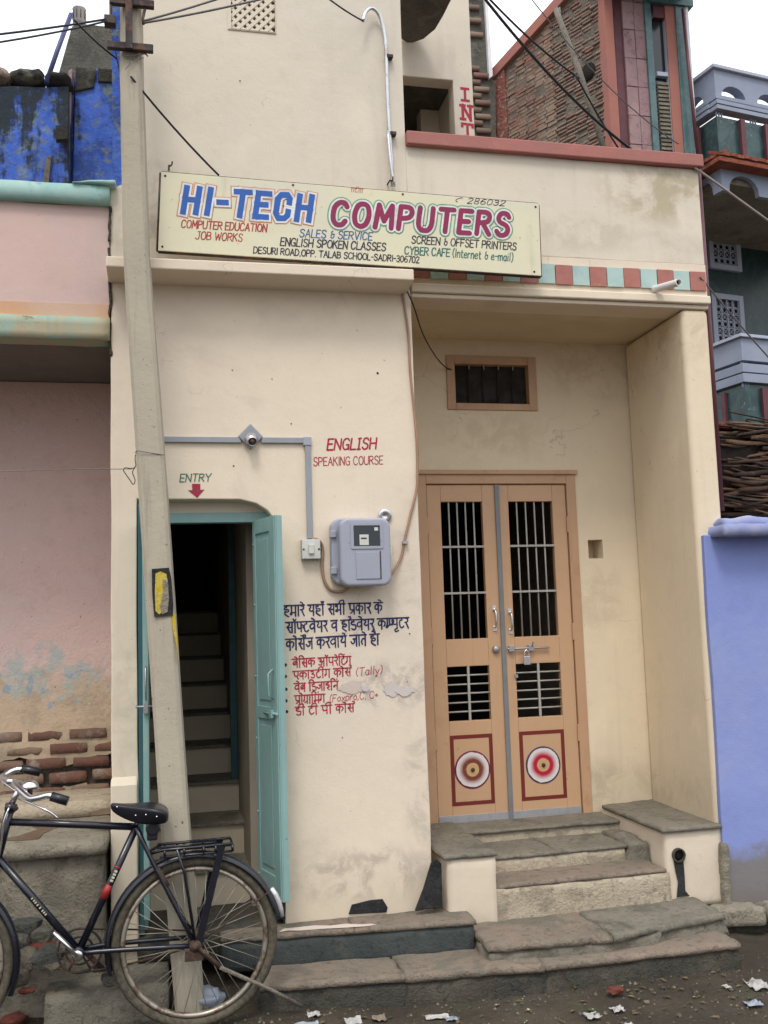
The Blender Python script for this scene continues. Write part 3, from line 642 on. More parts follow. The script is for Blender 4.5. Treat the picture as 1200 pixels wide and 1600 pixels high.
M['brick_far'] = brickmat('weathered_far_brick3', [(.19,.115,.09), (.235,.165,.125), (.25,.125,.10), (.215,.15,.12), (.30,.22,.165), (.17,.115,.09)], .7)
t = NT('far_brickwork2', .92)
k = t.mix((.18,.11,.085), (.25,.18,.135), t.rng(t.noise(6, 4), .4, .6)); k = t.mix(k, (.26,.12,.09), t.rng(t.noise(11, 4), .56, .64)); k = t.mix(k, (.31,.25,.19), t.rng(t.noise(19, 3), .6, .68)); t.col(k); t.bump(t.noise(45, 4), .5, .01); M['brick_upper'] = t.m

# ================================================================== THE SETTING: ground
mb = MB()
def gh(x, y):
    near = max(0, 1-abs(y+1)/5)
    h = -.012*max(0, x-.5) + .03*mnoise.noise(Vector((x*1.3, y*1.3, 0))) + .014*mnoise.noise(Vector((x*5, y*5, 3))) + .008*mnoise.noise(Vector((x*17, y*17, 5)))*near
    if y > -.3: h += min(.05, (y+.3)*.1)
    return h - .012
def axis(a, b, step, far):
    v = [a+i*step for i in range(int((b-a)/step)+1)]; lo, hi = v[0], v[-1]; s_ = step
    L_, H_ = [], []
    while lo > -far: s_ *= 1.35; lo -= s_; L_.append(lo); hi += s_; H_.append(hi)
    return L_[::-1]+v+H_
xs, ys = axis(-1.6, 4.4, .03, 120), axis(-1.9, .2, .03, 120)
mb.v = [Vector((x, y, gh(x, y) if abs(x) < 12 and abs(y) < 12 else -.03)) for y in ys for x in xs]
nx_ = len(xs)
mb.f = [(j*nx_+i, j*nx_+i+1, (j+1)*nx_+i+1, (j+1)*nx_+i) for j in range(len(ys)-1) for i in range(nx_-1)]; mb.sm = [True]*len(mb.f)
mb.build('ground', 'ground', kind='structure', fix=False)

# ================================================================== THE SHOP BUILDING
B = thing('shop_building', (1.3, 0, 0), 'cream two storey shop building with tan double doors and an open aqua door', 'building')
XL, XA, XB, XR = -.235, 1.29, 2.855, 3.02          # left edge, alcove left and right, right edge
ZS = 3.34                                         # alcove soffit
YB = .75                                          # alcove back wall
def P2(l, y=0): return [Vector((a, y, b)) for a, b in l]
# lower front wall with the arched entry opening (open at its foot)
arch = [(.56, .10), (.56, 2.12), (.548, 2.17), (.515, 2.215), (.46, 2.25), (.38, 2.27), (-.115, 2.275), (-.115, .10)]
wl = P2([(XL, .10)] + arch[::-1] + [(XA, .10), (XA, 3.42), (XL, 3.40)])
MB().prism(wob(wl, .003), (0, .17, 0)).build('front_wall', 'cream', B, bevel=.006)
MB().box(XL, XL+.12, .172, 3.6, .1, 3.85).build('side_wall', 'cream', B); MB().box(XL+.075, XL+.12, .172, 3.6, 3.85, 5.6).build('side_wall', 'cream', B); MB().box(XR-.12, XR, .76, 3.6, .1, 4.2).build('side_wall', 'cream', B)
MB().box(XA-.15, XA, .172, .9, .1, 3.6).build('alcove_side_wall', 'cream_alcove', B)
# little plinth offset at the foot of the left pillar
MB().hexa([(XL-.004,-.03,.2),(-.118,-.03,.2),(-.118,.0,.2),(XL-.004,.0,.2),(XL-.004,-.03,.93),(-.118,-.03,.93),(-.118,-.002,.97),(XL-.004,-.002,.97)]).build('pillar_foot', 'cream', B, bevel=.008)
# ledge over the lower wall
zla = at(240, 403, -.19).z; zlb = at(628, 419.5, -.19).z
mb = MB(); x0_, x1_ = XL-.012, XA-.03
mb.hexa([(x0_,-.19,zla-.052),(x1_,-.19,zlb-.058),(x1_,.16,zlb-.085),(x0_,.16,zla-.08),(x0_,-.19,zla),(x1_,-.19,zlb),(x1_,.16,zlb+.02),(x0_,.16,zla+.02)])
mb.build('ledge', 'cream', B, bevel=.006)
# upper wall, with the square hole of the grille
jx0, jx1, jz0, jz1 = .375, .605, 4.745, 5.12
up_w = P2([(XL, 3.39), (XA, 3.422), (XA, 5.6), (XL+.075, 5.6), (XL+.075, 3.87), (XL, 3.83)], .004)
MB().prism(up_w, (0, .16, 0), [P2([(jx0, jz0), (jx1, jz0), (jx1, jz1), (jx0, jz1)], .004)]).build('upper_wall', 'cream_upper', B)
MB().box(XA-.16, XA-.002, .166, 3.4, 3.4, 5.6).build('upper_side_wall', 'cream_upper', B)
# parapet wall right of it, over the porch
par = wob(P2([(XA+.001, 3.60), (XR, 3.60), (XR, 4.165), (XA+.001, 4.175)], .004), .003, seed=3)
MB().prism(par, (0, .15, 0)).build('parapet_wall', 'cream_upper', B, bevel=.004)
MB().prism([(XA+.001,-.035,4.172),(XA+.001,.185,4.172),(XA+.001,.185,4.262),(XA+.001,-.035,4.245)], (XR-XA+.015, 0, -.005)).build('coping', 'red_cement', B, bevel=.006)
# porch beam: tile band zone, thin moulding, beam, soffit
MB().prism(wob(P2([(XA+.001, ZS+.055), (XR, ZS+.055), (XR, 3.598), (XA+.001, 3.598)], 0), .001), (0, .16, 0)).build('beam', 'cream', B)
MB().box(XA+.003, XR+.004, -.028, .2, ZS+.022, ZS+.068).build('moulding', 'cream', B, bevel=.006)
MB().box(XA+.003, XR, -.004, .2, ZS-.002, ZS+.02).build('beam_foot', 'cream', B, bevel=.004)
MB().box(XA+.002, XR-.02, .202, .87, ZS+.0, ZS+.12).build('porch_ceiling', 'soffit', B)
n_t = 17; tw = (XR-XA-.012)/n_t
tl = MB().box(.001, tw-.0035, -.010, .0, 0, .108)
ma, mr = tl.mesh('tile', 'aqua_tile'), tl.mesh('tile', 'red_tile')
for i in range(n_t): inst(mr if i % 2 == 0 else ma, 'tile', B, (XA+.006+i*tw, -.0005-.0015*(i % 3), ZS+.105-.004*random.random()), (0, random.uniform(-.008, .008), 0))
# porch back wall with door, window and niche openings; right pillar
fx0, fx1, fz1 = 1.40, 2.485, 2.52                 # outside of the door frame
wx0, wx1, wz0, wz1 = 1.69, 2.265, 2.905, 3.24
nx0, nx1, nz0, nz1 = 2.552, 2.648, 1.99, 2.105
bw = P2([(XA, .1), (fx0, .1), (fx0, fz1), (fx1, fz1), (fx1, .1), (XB+.12, .1), (XB+.12, 3.40), (XA, 3.40)], YB)
MB().prism(bw, (0, .14, 0), [P2([(wx0, wz0), (wx1, wz0), (wx1, wz1), (wx0, wz1)], YB), P2([(nx0, nz0), (nx1, nz0), (nx1, nz1), (nx0, nz1)], YB)]).build('back_wall', 'cream_alcove', B)
MB().box(nx0-.03, nx1+.03, YB+.145, YB+.16, nz0-.03, nz1+.03).build('niche_back', 'cream_alcove', B)
# right pillar, softly rounded edge
MB().prism([(XB, 0, .1), (XR, 0, .1), (XR, YB-.002, .1), (XB+.015, YB-.002, .1)], (0, 0, ZS-.104)).build('right_pillar', 'cream_alcove', B, bevel=.03, seg=4)
# dark room behind, stairwell behind the entry
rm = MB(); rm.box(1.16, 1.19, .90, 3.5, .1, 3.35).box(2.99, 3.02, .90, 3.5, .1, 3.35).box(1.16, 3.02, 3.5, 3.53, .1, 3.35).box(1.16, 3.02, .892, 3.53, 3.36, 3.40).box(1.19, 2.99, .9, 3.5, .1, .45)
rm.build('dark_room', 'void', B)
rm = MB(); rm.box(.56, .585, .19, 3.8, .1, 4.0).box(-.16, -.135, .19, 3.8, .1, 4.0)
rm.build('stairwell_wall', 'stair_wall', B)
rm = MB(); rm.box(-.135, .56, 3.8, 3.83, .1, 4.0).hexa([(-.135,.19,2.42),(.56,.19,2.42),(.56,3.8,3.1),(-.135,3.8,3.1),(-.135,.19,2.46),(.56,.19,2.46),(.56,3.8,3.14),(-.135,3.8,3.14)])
rm.build('stairwell_ceiling', 'void', B)  # ceiling and end wall coloured near black for the stairwell shade
z0s, y0s, hs_, ts_ = .415, .42, .170, .335
MB().rough([(-.13,-.02),(.555,-.02),(.555,y0s+.02),(-.13,y0s+.02)], .1, .245, .004, .07, 3).build('entry_floor', 'slab_dark', B)
for i in range(9):
    z = z0s+hs_*i; y = y0s+ts_*i
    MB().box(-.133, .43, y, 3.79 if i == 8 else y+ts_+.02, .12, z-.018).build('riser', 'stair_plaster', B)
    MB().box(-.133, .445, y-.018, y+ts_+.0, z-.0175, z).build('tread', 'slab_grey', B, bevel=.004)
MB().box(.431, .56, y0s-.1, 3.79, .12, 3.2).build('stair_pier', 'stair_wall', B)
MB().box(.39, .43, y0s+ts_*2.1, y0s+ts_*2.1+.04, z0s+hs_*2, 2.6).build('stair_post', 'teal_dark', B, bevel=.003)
# entry door: frame and two leaves folded outwards
fr = MB(); fr.box(-.114, .558, .085, .155, 2.165, 2.215).box(.512, .558, .085, .155, .24, 2.165).box(-.114, -.075, .085, .155, .24, 2.165)
fr.build('entry_frame', 'teal_door', B, bevel=.003)
MB().box(-.114, .57, .10, .168, 2.216, 2.32).build('arch_infill', 'cream', B)
MB().box(.47, .512, .10, .15, .24, 2.165).build('entry_jamb', 'stair_wall', B)
hin = Vector((.452, .10, 0)); fre = Vector((.535, -.20, 0)); dl = (fre-hin).normalized(); dn = Vector((dl.y, -dl.x, 0))*-1
T = Matrix(((dl.x, dn.x, 0, hin.x), (dl.y, dn.y, 0, hin.y), (0, 0, 1, 0), (0, 0, 0, 1)))   # leaf frame: x along leaf, y outwards
# which side faces the camera
if (T.to_3x3() @ Vector((0, 1, 0))).dot(CAM-hin) < 0: T = T @ Matrix.Scale(-1, 4, (0, 1, 0))
LW = (fre-hin).length; zb, zt = .385, 2.17
leaf = MB().box(0, LW, -.028, 0, zb, zt, T).build('entry_door_leaf', 'teal_door', B, bevel=.002, label='right leaf of the aqua entry door standing open')
st = MB()
for b in ((0, .035, zb, zt), (LW-.085, LW, zb, zt)): st.box(b[0], b[1], 0, .007, b[2], b[3], T)
for b in ((zt-.07, zt), (1.20, 1.26), (zb, zb+.10)): st.box(.035, LW-.085, 0, .007, b[0], b[1], T)
st.box(LW-.035, LW-.005, .007, .013, zb, zt, T)
st.build('door_rail', 'teal_door', leaf, bevel=.0025)
pn = MB()
for a, b in ((zb+.13, 1.17), (1.29, zt-.10)):
    pn.box(.058, LW-.108, .0, .0045, a, b, T)
pn.build('door_panel', 'teal_door', leaf, bevel=.004)
MB().tube([T @ Vector((LW-.055, .012, 1.30)), T @ Vector((LW-.055, .035, 1.32)), T @ Vector((LW-.055, .035, 1.42)), T @ Vector((LW-.055, .012, 1.44))], .005, 6).build('handle', 'teal_door', leaf)
MB().tube([T @ Vector((LW-.16, .016, 1.23)), T @ Vector((LW-.0, .016, 1.235))], .007, 6).box(LW-.075, LW-.045, .012, .028, 1.215, 1.25, T).build('bolt', 'teal_door', leaf)
for q in (.46, .75, 1.1, 1.4, 1.75, 2.05): MB().lathe([(.006, 0), (.006, .003), (.003, .006)], T @ Vector((.018, .007, q)), tuple(T.to_3x3() @ Vector((0, 1, 0))), 8).build('rivet', 'teal_door', leaf)
leaf2 = MB().box(-.088, -.062, -.20, .082, zb-.02, 2.16).build('entry_door_leaf', 'teal_door', B, bevel=.003, label='left leaf of the aqua entry door seen edge on')
MB().box(-.112, -.090, -.0, .082, .25, 2.25).build('door_reveal', 'teal_dark', B)
MB().tube([(-.075,-.205,1.33),(-.075,-.225,1.34),(-.075,-.225,1.47),(-.075,-.205,1.48)], .004, 6).build('handle', 'steel', leaf2)
MB().tube([(-.12,-.21,1.30),(-.03,-.21,1.30)], .006, 6).box(-.085,-.065,-.222,-.2,1.27,1.315).build('bolt', 'steel', leaf2)

# ------------------------------------------------------------------ tan double door
YF = YB-.012
df = MB(); df.box(fx0-.05, 1.535, YF, YB+.07, .46, fz1-.001).box(2.425, fx1, YF, YB+.07, .46, fz1-.001).box(1.535, 2.425, YF, YB+.07, 2.452, fz1-.0015)
df.box(fx0-.05, fx1+.012, YF-.016, YF-.0005, fz1-.012, fz1+.014)
df.build('door_frame', 'tan_frame', B, bevel=.003)
DZ0, DZ1 = .475, 2.448; dy0, dy1 = YB+.004, YB+.04
def door_leaf(x0, x1, lab, side):
    a0, a1 = (x0+.085, x1-.092) if side == 'l' else (x0+.072, x1-.088)
    zs = [(DZ0, 1.055+.0), (1.055, 1.36), (1.53, 2.345)]
    lf = MB()
    lf.box(x0, a0, dy0, dy1, DZ0, DZ1).box(a1, x1, dy0, dy1, DZ0, DZ1)
    lf.box(a0, a1, dy0, dy1, 2.345, DZ1).box(a0, a1, dy0, dy1, 1.37, 1.53).box(a0, a1, dy0, dy1, DZ0, 1.055)
    o = lf.build('door_leaf', 'tan_door', B, bevel=.003, label=lab)
    wd_ = a1-a0; bs = MB().tube([(0,0,1.53),(0,0,2.345)], .0052, 6).mesh('bar', 'bar')
    for i in range(1, 5): inst(bs, 'bar', o, (a0+wd_*i/5, dy0+.014, 0))
    hb = MB().box(0, wd_, -.005, .005, -.006, .006).mesh('cross_bar', 'bar')
    for z in (1.80, 2.075): inst(hb, 'cross_bar', o, (a0, dy0+.006, z))
    tb = MB().tube([(0,0,0),(wd_,0,0)], .0052, 6).mesh('bar', 'bar')
    for i in range(1, 6): inst(tb, 'bar', o, (a0, dy0+.014, 1.055+.315*i/6))
    MB().box((a0+a1)/2-.007, (a0+a1)/2+.007, dy0+.0, dy0+.009, 1.055, 1.37).build('cross_bar', 'bar', o)
    # painted panel: maroon square and banded disc
    cx, cz = (a0+a1)/2, .775; q = MB(); s1, s2, h1, h2 = wd_/2-.0, wd_/2-.022, .200, .178
    q.prism([(cx-s1,dy0-.0006,cz-h1),(cx+s1,dy0-.0006,cz-h1),(cx+s1,dy0-.0006,cz+h1),(cx-s1,dy0-.0006,cz+h1)], (0,-.0004,0), [[(cx-s2,dy0-.0006,cz-h2),(cx+s2,dy0-.0006,cz-h2),(cx+s2,dy0-.0006,cz+h2),(cx-s2,dy0-.0006,cz+h2)]])
    q.build('painted_square', 'red_line', o)
    mat = 'disc_brown' if side == 'l' else 'disc_red'
    MB().lathe([(.108,0),(.108,.003),(.103,.0045),(.02,.0045)], (cx, dy0, cz), (0,-1,0), 40, smooth=False).build('painted_disc', mat, o)
    MB().lathe([(.010,.004),(.012,.010),(.006,.016)], (cx, dy0, cz), (0,-1,0), 12).build('disc_stud', 'rust', o)
    MB().box(x0+.003, x1-.003, dy0-.006, dy0-.001, DZ0-.002, DZ0+.048).build('kick_strip', 'alu', o, bevel=.001)
    return o
def disc(name, inner, rimc):
    t = NT(name, .5); sp = t.n('SeparateXYZ'); tc = t.n('TexCoord'); gm = t.n('MapRange')
    t.L(tc.outputs['Generated'], sp.inputs[0])
    nd = t.mul(t.mul(t.noise(22, 4), -.5, 'ADD'), .05); dx = t.mul(t.mul(sp.outputs[0], -.5, 'ADD'), nd, 'ADD'); dz = t.mul(t.mul(sp.outputs[2], -.5, 'ADD'), nd, 'ADD')
    rr = t.mul(t.mul(t.mul(dx, dx), t.mul(dz, dz), 'ADD'), .5, 'POWER')
    r = t.n('ValToRGB'); t.L(rr, r.inputs[0]); e = r.color_ramp.elements
    st_ = [(0, (.5,.30,.14)), (.175, (.56,.34,.17)), (.185, inner), (.27, inner), (.37, (.62,.50,.47)), (.40, (.64,.60,.60)), (.455, (.66,.63,.62)), (.462, rimc), (.5, rimc)]
    e[0].position = 0; e[0].color = (*st_[0][1], 1); e[1].position = .5; e[1].color = (*rimc, 1)
    for p_, c_ in st_[1:-1]: q = e.new(p_); q.color = (*c_, 1)
    t.col(t.mix(r.outputs[0], (.45,.33,.22), t.rng(t.noise(40, 4, .7), .58, .75, 0, .5))); return t.m
M['disc_brown'] = disc('brown_banded_disc', (.17,.045,.03), (.16,.01,.05)); M['disc_red'] = disc('crimson_banded_disc', (.42,.01,.045), (.05,.03,.10))
xm = 1.977
l1 = door_leaf(1.540, xm-.001, 'left tan door leaf with brown banded disc', 'l')
l2 = door_leaf(xm+.001, 2.421, 'right tan door leaf with crimson banded disc', 'r')
MB().box(xm-.014, xm+.014, dy0-.012, dy0-.0015, DZ0, DZ1).build('centre_strip', 'grey_trim', B, bevel=.002)
def handle(par, x, z):
    m_ = MB(); m_.box(x-.011, x+.011, dy0-.005, dy0, z-.075, z-.045).box(x-.011, x+.011, dy0-.005, dy0, z+.045, z+.075)
    m_.tube(curve_pts([(x,dy0-.004,z-.055),(x,dy0-.03,z-.04),(x,dy0-.034,z),(x,dy0-.03,z+.04),(x,dy0-.004,z+.055)]), .0065, 8).build('handle', 'chrome', par)
handle(l1, xm-.048, 1.645); handle(l2, xm+.050, 1.625)
ab = MB(); ab.tube([(xm+.02,dy0-.018,1.462),(xm+.285,dy0-.018,1.462)], .0065, 8)
ab.box(xm+.028, xm+.062, dy0-.026, dy0-.001, 1.445, 1.480).box(xm+.15, xm+.185, dy0-.026, dy0-.001, 1.445, 1.480).tube([(xm+.17,dy0-.018,1.46),(xm+.175,dy0-.04,1.50)], .005, 6)
ab.build('sliding_bolt', 'steel', l2, bevel=.002)
MB().lathe([(.022,0),(.022,.016),(.016,.022)], (xm-.048, dy0, 1.462), (0,-1,0), 16).build('bolt_catch', 'steel', l1)
MB().box(xm+.062, xm+.080, dy0-.012, dy0-.0005, 1.29, 1.31).build('keyhole_plate', 'steel', l2)
pk = MB(); pk.box(xm+.115, xm+.155, dy0-.034, dy0-.018, 1.365, 1.415).tube(curve_pts([(xm+.122,dy0-.026,1.41),(xm+.122,dy0-.026,1.438),(xm+.135,dy0-.026,1.452),(xm+.148,dy0-.026,1.438),(xm+.148,dy0-.026,1.41)]), .0045, 8)
pk.build('padlock', 'chrome', bevel=.004, label='small chrome padlock hanging from the sliding bolt of the tan doors', cat='padlock')
for x in (1.538, 2.423):
    for z in (2.20, 1.55, .95): MB().box(x-.006, x+.006, dy0-.014, dy0-.002, z-.05, z+.05).build('hinge', 'tan_frame', B, bevel=.002)
# ------------------------------------------------------------------ window over the door
wf = MB(); f_ = .052
wf.box(wx0, wx0+f_, YB-.014, YB+.05, wz0, wz1).box(wx1-f_, wx1, YB-.014, YB+.05, wz0, wz1).box(wx0+f_, wx1-f_, YB-.014, YB+.05, wz1-f_, wz1).box(wx0+f_, wx1-f_, YB-.014, YB+.05, wz0, wz0+.04)
wo = wf.build('window', 'tan_frame', B, bevel=.003)
for i in range(1, 5):
    x = wx0+f_+(wx1-wx0-2*f_)*i/5
    MB().tube([(x, YB+.03, wz0+.04), (x, YB+.03, wz1-f_)], .004, 6).build('bar', 'dark_mesh', wo)
    MB().tube([(x, YB-.0, wz1-f_-.03), (x, YB-.0, wz1-f_)], .003, 5).build('nail', 'bar', wo)
MB().box(wx0+f_, wx1-f_, YB+.04, YB+.046, wz0+.04, wz1-f_).build('mesh_screen', 'dark_mesh', wo)
# ------------------------------------------------------------------ ventilation grille in the upper wall
jf = MB(); jf.prism(P2([(jx0-.018, jz0-.006), (jx1+.004, jz0-.006), (jx1+.004, jz1+.02), (jx0-.018, jz1+.02)], -.001), (0, .012, 0), [P2([(jx0, jz0), (jx1, jz0), (jx1, jz1), (jx0, jz1)], -.004)])
jo = jf.build('ventilation_grille', 'cream_upper', B)
lat = MB(); s_ = .0345; wbar = .0088; n = 0
for sgn in (1, -1):
    c = -1.0
    while c < 1.4:
        # line x - jx0 = sgn*(z - jz0) + c clipped to the opening
        pts_ = []
        za, zb_ = jz0, jz1
        for z in (za, zb_):
            pass
        lo_z, hi_z = jz0, jz1
        x_at = lambda z: jx0 + sgn*(z-jz0) + c
        z_at = lambda x: (x-jx0-c)/sgn + jz0
        zz_ = sorted([max(jz0, min(jz1, z_at(jx0))), max(jz0, min(jz1, z_at(jx1)))])
        if zz_[1]-zz_[0] > .012:
            a = Vector((x_at(zz_[0]), 0, zz_[0])); b = Vector((x_at(zz_[1]), 0, zz_[1])); nr = Vector((b.z-a.z, 0, -(b.x-a.x))).normalized()*wbar
            y_ = .006 if sgn > 0 else .0085
            lat.prism([a-nr+Vector((0,y_,0)), b-nr+Vector((0,y_,0)), b+nr+Vector((0,y_,0)), a+nr+Vector((0,y_,0))], (0, .02, 0))
        c += s_*1.4142/1.0
lat.build('lattice', 'cream_upper', jo, kind='stuff')
MB().box(jx0-.05, jx1+.05, .165, .18, jz0-.05, jz1+.05).build('grille_shade_back', 'void', jo)  # black sheet standing in for the shade behind the lattice
# ------------------------------------------------------------------ upper floor room behind the parapet
yr = 1.2
rw = P2([(XA+.02, 4.0), (2.10, 4.0), (2.10, 6.4), (XA+.02, 6.4)], yr)
ox0, ox1, oz1 = 1.50, 1.955, 5.285
MB().prism(P2([(XA, 3.9), (ox0, 3.9), (ox0, oz1), (ox1, oz1), (ox1, 3.9), (2.095, 3.9), (2.095, 6.2), (XA, 6.2)], yr), (0, .12, 0)).build('room_wall', 'cream_upper', B, bevel=.006)
MB().box(2.0, 2.095, yr+.122, 3.4, 3.9, 6.2).build('room_side_wall', 'cream_upper', B)
MB().box(XA, 2.0, yr+.122, 3.4, oz1+.06, oz1+.14).build('room_ceiling', 'grey_render', B)
MB().box(XA, 2.0, 3.0, 3.1, 3.9, oz1+.06).build('room_back_wall', 'cream_alcove', B)
MB().box(1.86, 2.0, yr+.5, yr+.62, 3.9, oz1+.055).build('room_pier', 'cream_upper', B, bevel=.004)
MB().box(XA, XR, .16, 3.5, 3.62, 3.74).build('terrace_floor', 'grey_cement', B)
# stack of thin edge (a folded shutter) beside the upper wall
sh = MB(); sh.box(XA+.004, XA+.055, .30, .36, 4.0, 5.32); sho = sh.build('shutter_edge', 'cream_upper', B, bevel=.004)
for i in range(4): MB().box(XA+.018, XA+.034, .292, .302, 4.2+.28*i, 4.36+.28*i).build('shutter_slot', 'grey_render', sho)
# curved chhajja (dark underside) above
pts = [at(628, -60, .55), at(628, 55, .55)]
pc = [(645, 67), (662, 61), (680, 46), (692, 26), (705, 0), (720, -40), (735, -80)]
zc_ = at(640, 68, 1.19).z
cu = [atz(a, b, zc_) for a, b in [(626,-90),(626,60),(636,67)]+pc]
MB().prism([Vector((q_.x, min(q_.y, 1.19), q_.z)) for q_ in cu], (0, 0, .11)).build('curved_canopy', 'grey_render', B, bevel=.004)

# ------------------------------------------------------------------ lettering painted on the shop wall
ys_ = -.0006
def wall_text(tokens, pa, pb, hpx, mat, wd=1.0, y=0., slant=0., lab=None, gap=1.6, jit=.2, rnd=True, host=None):
    a, b = at(*pa, y), at(*pb, y); h = (at(pa[0], pa[1]-hpx, y)-a).z
    letter('lettering', tokens, a, b, Vector((0,0,h)), mat, host or B, wd, rnd, slant, .0012, label=lab, gap=gap, jit=jit)
T_ = list
wall_text(['E','N','T','R','Y'], (281,753), (331,752), 12, 'ink_dgreen', 1.35, slant=.12, lab='green painted word over the entry')
a = [at(297,756), at(312,756), at(312,765), at(319,765), at(307.5,778), at(293.5,765), at(300,765)]
a = [at(300,756), at(313,756), at(313,765.5), at(319.5,765), at(308,778), at(293.5,766), at(300.5,766)]
MB().prism([q+Vector((0,-.0012,0)) for q in a], (0,-.0004,0)).build('painted_arrow', 'ink_redwall', B, label='red arrow pointing down to the entry')
wall_text(['E','N','G','L','Iser','S','H'], (511,703), (590,701), 17, 'ink_redwall', 1.5, slant=.16, lab='crimson painted heading')
wall_text(list('SPEAKING')+[' ']+list('COURSE'), (490,728), (600,725), 13, 'ink_redwall', 1.0, slant=.03, lab='crimson painted line')
L1 = ['d_ha','d_ma','d_aa','d_ra','d_e',' ','d_ya','d_ha','d_aa','d_candra','d_bindu',' ','d_sa','d_bha','d_ii',' ','d_pra','d_ka','d_aa','d_ra',' ','d_ka','d_e']
L2 = ['d_sa','d_aa','d_candra','d_fh','d_ta','d_va','d_e','d_ya','d_ra',' ','d_va',' ','d_ha','d_aa','d_reph','d_dda','d_va','d_e','d_ya','d_ra',' ','d_ka','d_mpyu','d_ta','d_ra']
L3 = ['d_ka','d_aa','d_e','d_sa','d_e','d_reph','d_ja',' ','d_ka','d_ra','d_va','d_aa','d_ya','d_e',' ','d_ja','d_aa','d_tt','d_e',' ','d_ha','d_ai','d_danda']
wall_text(L1, (443,963), (598,957.5), 16.5, 'ink_navy', 1.45, jit=.15, lab='navy Hindi text, first line')
wall_text(L2, (447,989), (639,981), 16.5, 'ink_navy', 1.45, jit=.15, lab='navy Hindi text, second line')
wall_text(L3, (447,1016), (593,1007), 17, 'ink_navy', 1.45, jit=.15, lab='navy Hindi text, third line')
K1 = ['d_ba','d_e','d_i','d_sa','d_ka',' ','d_a','d_aa','d_candra','d_pa','d_ra','d_e','d_i','d_ta','d_bindu','d_ga']
K2 = ['d_ee','d_ka','d_aa','d_u','d_ta','d_ii','d_bindu','d_ga',' ','d_ka','d_aa','d_e','d_sa','d_reph']
K3 = ['d_va','d_e','d_ba',' ','d_i','d_dda','d_ja','d_aa','d_ii2','d_i','d_na','d_bindu']
K4 = ['d_pra','d_aa','d_e','d_gra','d_aa','d_i','d_ma','d_bindu','d_ga']
K5 = ['d_dda','d_ii',' ','d_ta','d_ii',' ','d_pa','d_ii',' ','d_ka','d_aa','d_e','d_sa','d_reph']
wall_text(K1, (457,1043), (549,1038), 13, 'ink_redwall', 1.45, jit=.15, lab='red Hindi list, first line')
wall_text(K2, (458,1062), (549,1056), 13, 'ink_redwall', 1.45, jit=.15, lab='red Hindi list, second line')
wall_text(list('(Tally)'), (556,1056), (599,1052), 12, 'ink_redwall', .9, slant=.1, lab='red bracketed word', jit=.3)
wall_text(K3, (460,1081), (529,1077), 13, 'ink_redwall', 1.45, jit=.15, lab='red Hindi list, third line')
wall_text(K4, (461,1100), (508,1097), 13, 'ink_redwall', 1.45, jit=.15, lab='red Hindi list, fourth line')
wall_text(list('(Foxpro,')+list('C,')+[' ']+list('C+'), (515,1097), (592,1090), 11, 'ink_redwall', .9, slant=.1, lab='red bracketed words', jit=.3)
wall_text(K5, (462,1118), (554,1112), 13, 'ink_redwall', 1.45, jit=.15, lab='red Hindi list, fifth line')
for (x, y) in ((446,1039),(446,1057),(447,1077),(447,1095),(448,1112)):
    c = at(x, y); MB().lathe([(.0085,0),(.007,.0012)], c, (0,-1,0), 8, smooth=False).build('bullet', 'ink_navy', B)
# rubbed-out smears (lilac-grey lime wash) over the list
def smear(px, py, w_, h_, mat, seed, off=.0026, n=26):
    off += seed*.0006
    c = at(px, py); sx = (at(px+w_, py)-c).length; sz = (at(px, py+h_)-c).length; P = []
    for i in range(n):
        t_ = 2*math.pi*i/n; k_ = 1+.5*mnoise.noise(Vector((math.cos(t_)*1.7+seed, math.sin(t_)*1.7, seed)))+.2*mnoise.noise(Vector((math.cos(t_)*6+seed, math.sin(t_)*6, seed)))
        P.append(c+Vector((math.cos(t_)*sx*k_, -off, math.sin(t_)*sz*k_)))
    MB().prism(P, (0,-.0005,0)).build('smear', mat, B)
M['lime'] = plaster('lilac_lime_smear', (.53,.49,.50), (.56,.50,.45), scale=12, specks=.4)
M['lime_b'] = plaster('pale_lime_smear', (.56,.47,.41), (.54,.47,.42), scale=12, specks=.2)
smear(550,1074,20,9,'lime_b',1); smear(612,1077,15,10,'lime',2); smear(632,1081,14,6,'lime',5); smear(571,1075,7,5,'lime',7)
# small dents, nails and stains on the wall
for i, (x, y, r_) in enumerate([(590,583,3.5),(375,126,2),(363,578,1.6),(425,592,1.6),(455,662,2),(365,728,2.5),(640,990,2),(535,1152,1.5),(636,1065,1.5)]):
    c = at(x, y); k_ = r_*.0019
    MB().lathe([(k_,0),(k_*.7,.002),(k_*.3,.006)], c, (0,-1,0), 8).build('nail', 'iron', B)

# ================================================================== stone steps in front (one thing, each block a part)
S = thing('stone_steps', (1.6, -.3, 0), 'worn stone entrance steps climbing to the tan double doors, with a dark painted plinth', 'steps')
def blk(name, mat, foot, z0, z1, amp=.009, seed=1, step=.03, zt=None, lap=1, label=None):
    sl_ = name.endswith('slab'); return MB().rough(foot, z0, z1, amp*(.8 if sl_ else 1), step, seed, 0 if sl_ else lap, zt, .016 if sl_ else .008).build(name, mat, S, label=label)
fB = [(.40,-.385),(1.03,-.465),(1.66,-.525),(2.64,-.52)]
for i in range(3):
    (xa, ya), (xb, yb) = fB[i], fB[i+1]
    blk('lower_step_slab', 'slab_pink', [(xa+.001,ya),(xb-.001,yb),(xb-.001,-.10),(xa+.001,-.10)], .070, .098+.004*(i % 2), .007, 20+i, .022)
    blk('lower_step_base', 'slab_dark', [(xa-.006,ya+.012),(xb+.006,yb+.012),(xb+.0,-.09),(xa-.0,-.09)], -.12, .075, .016, 30+i, .028)
fA = [(1.43,-.415),(2.02,-.465),(2.69,-.315)]
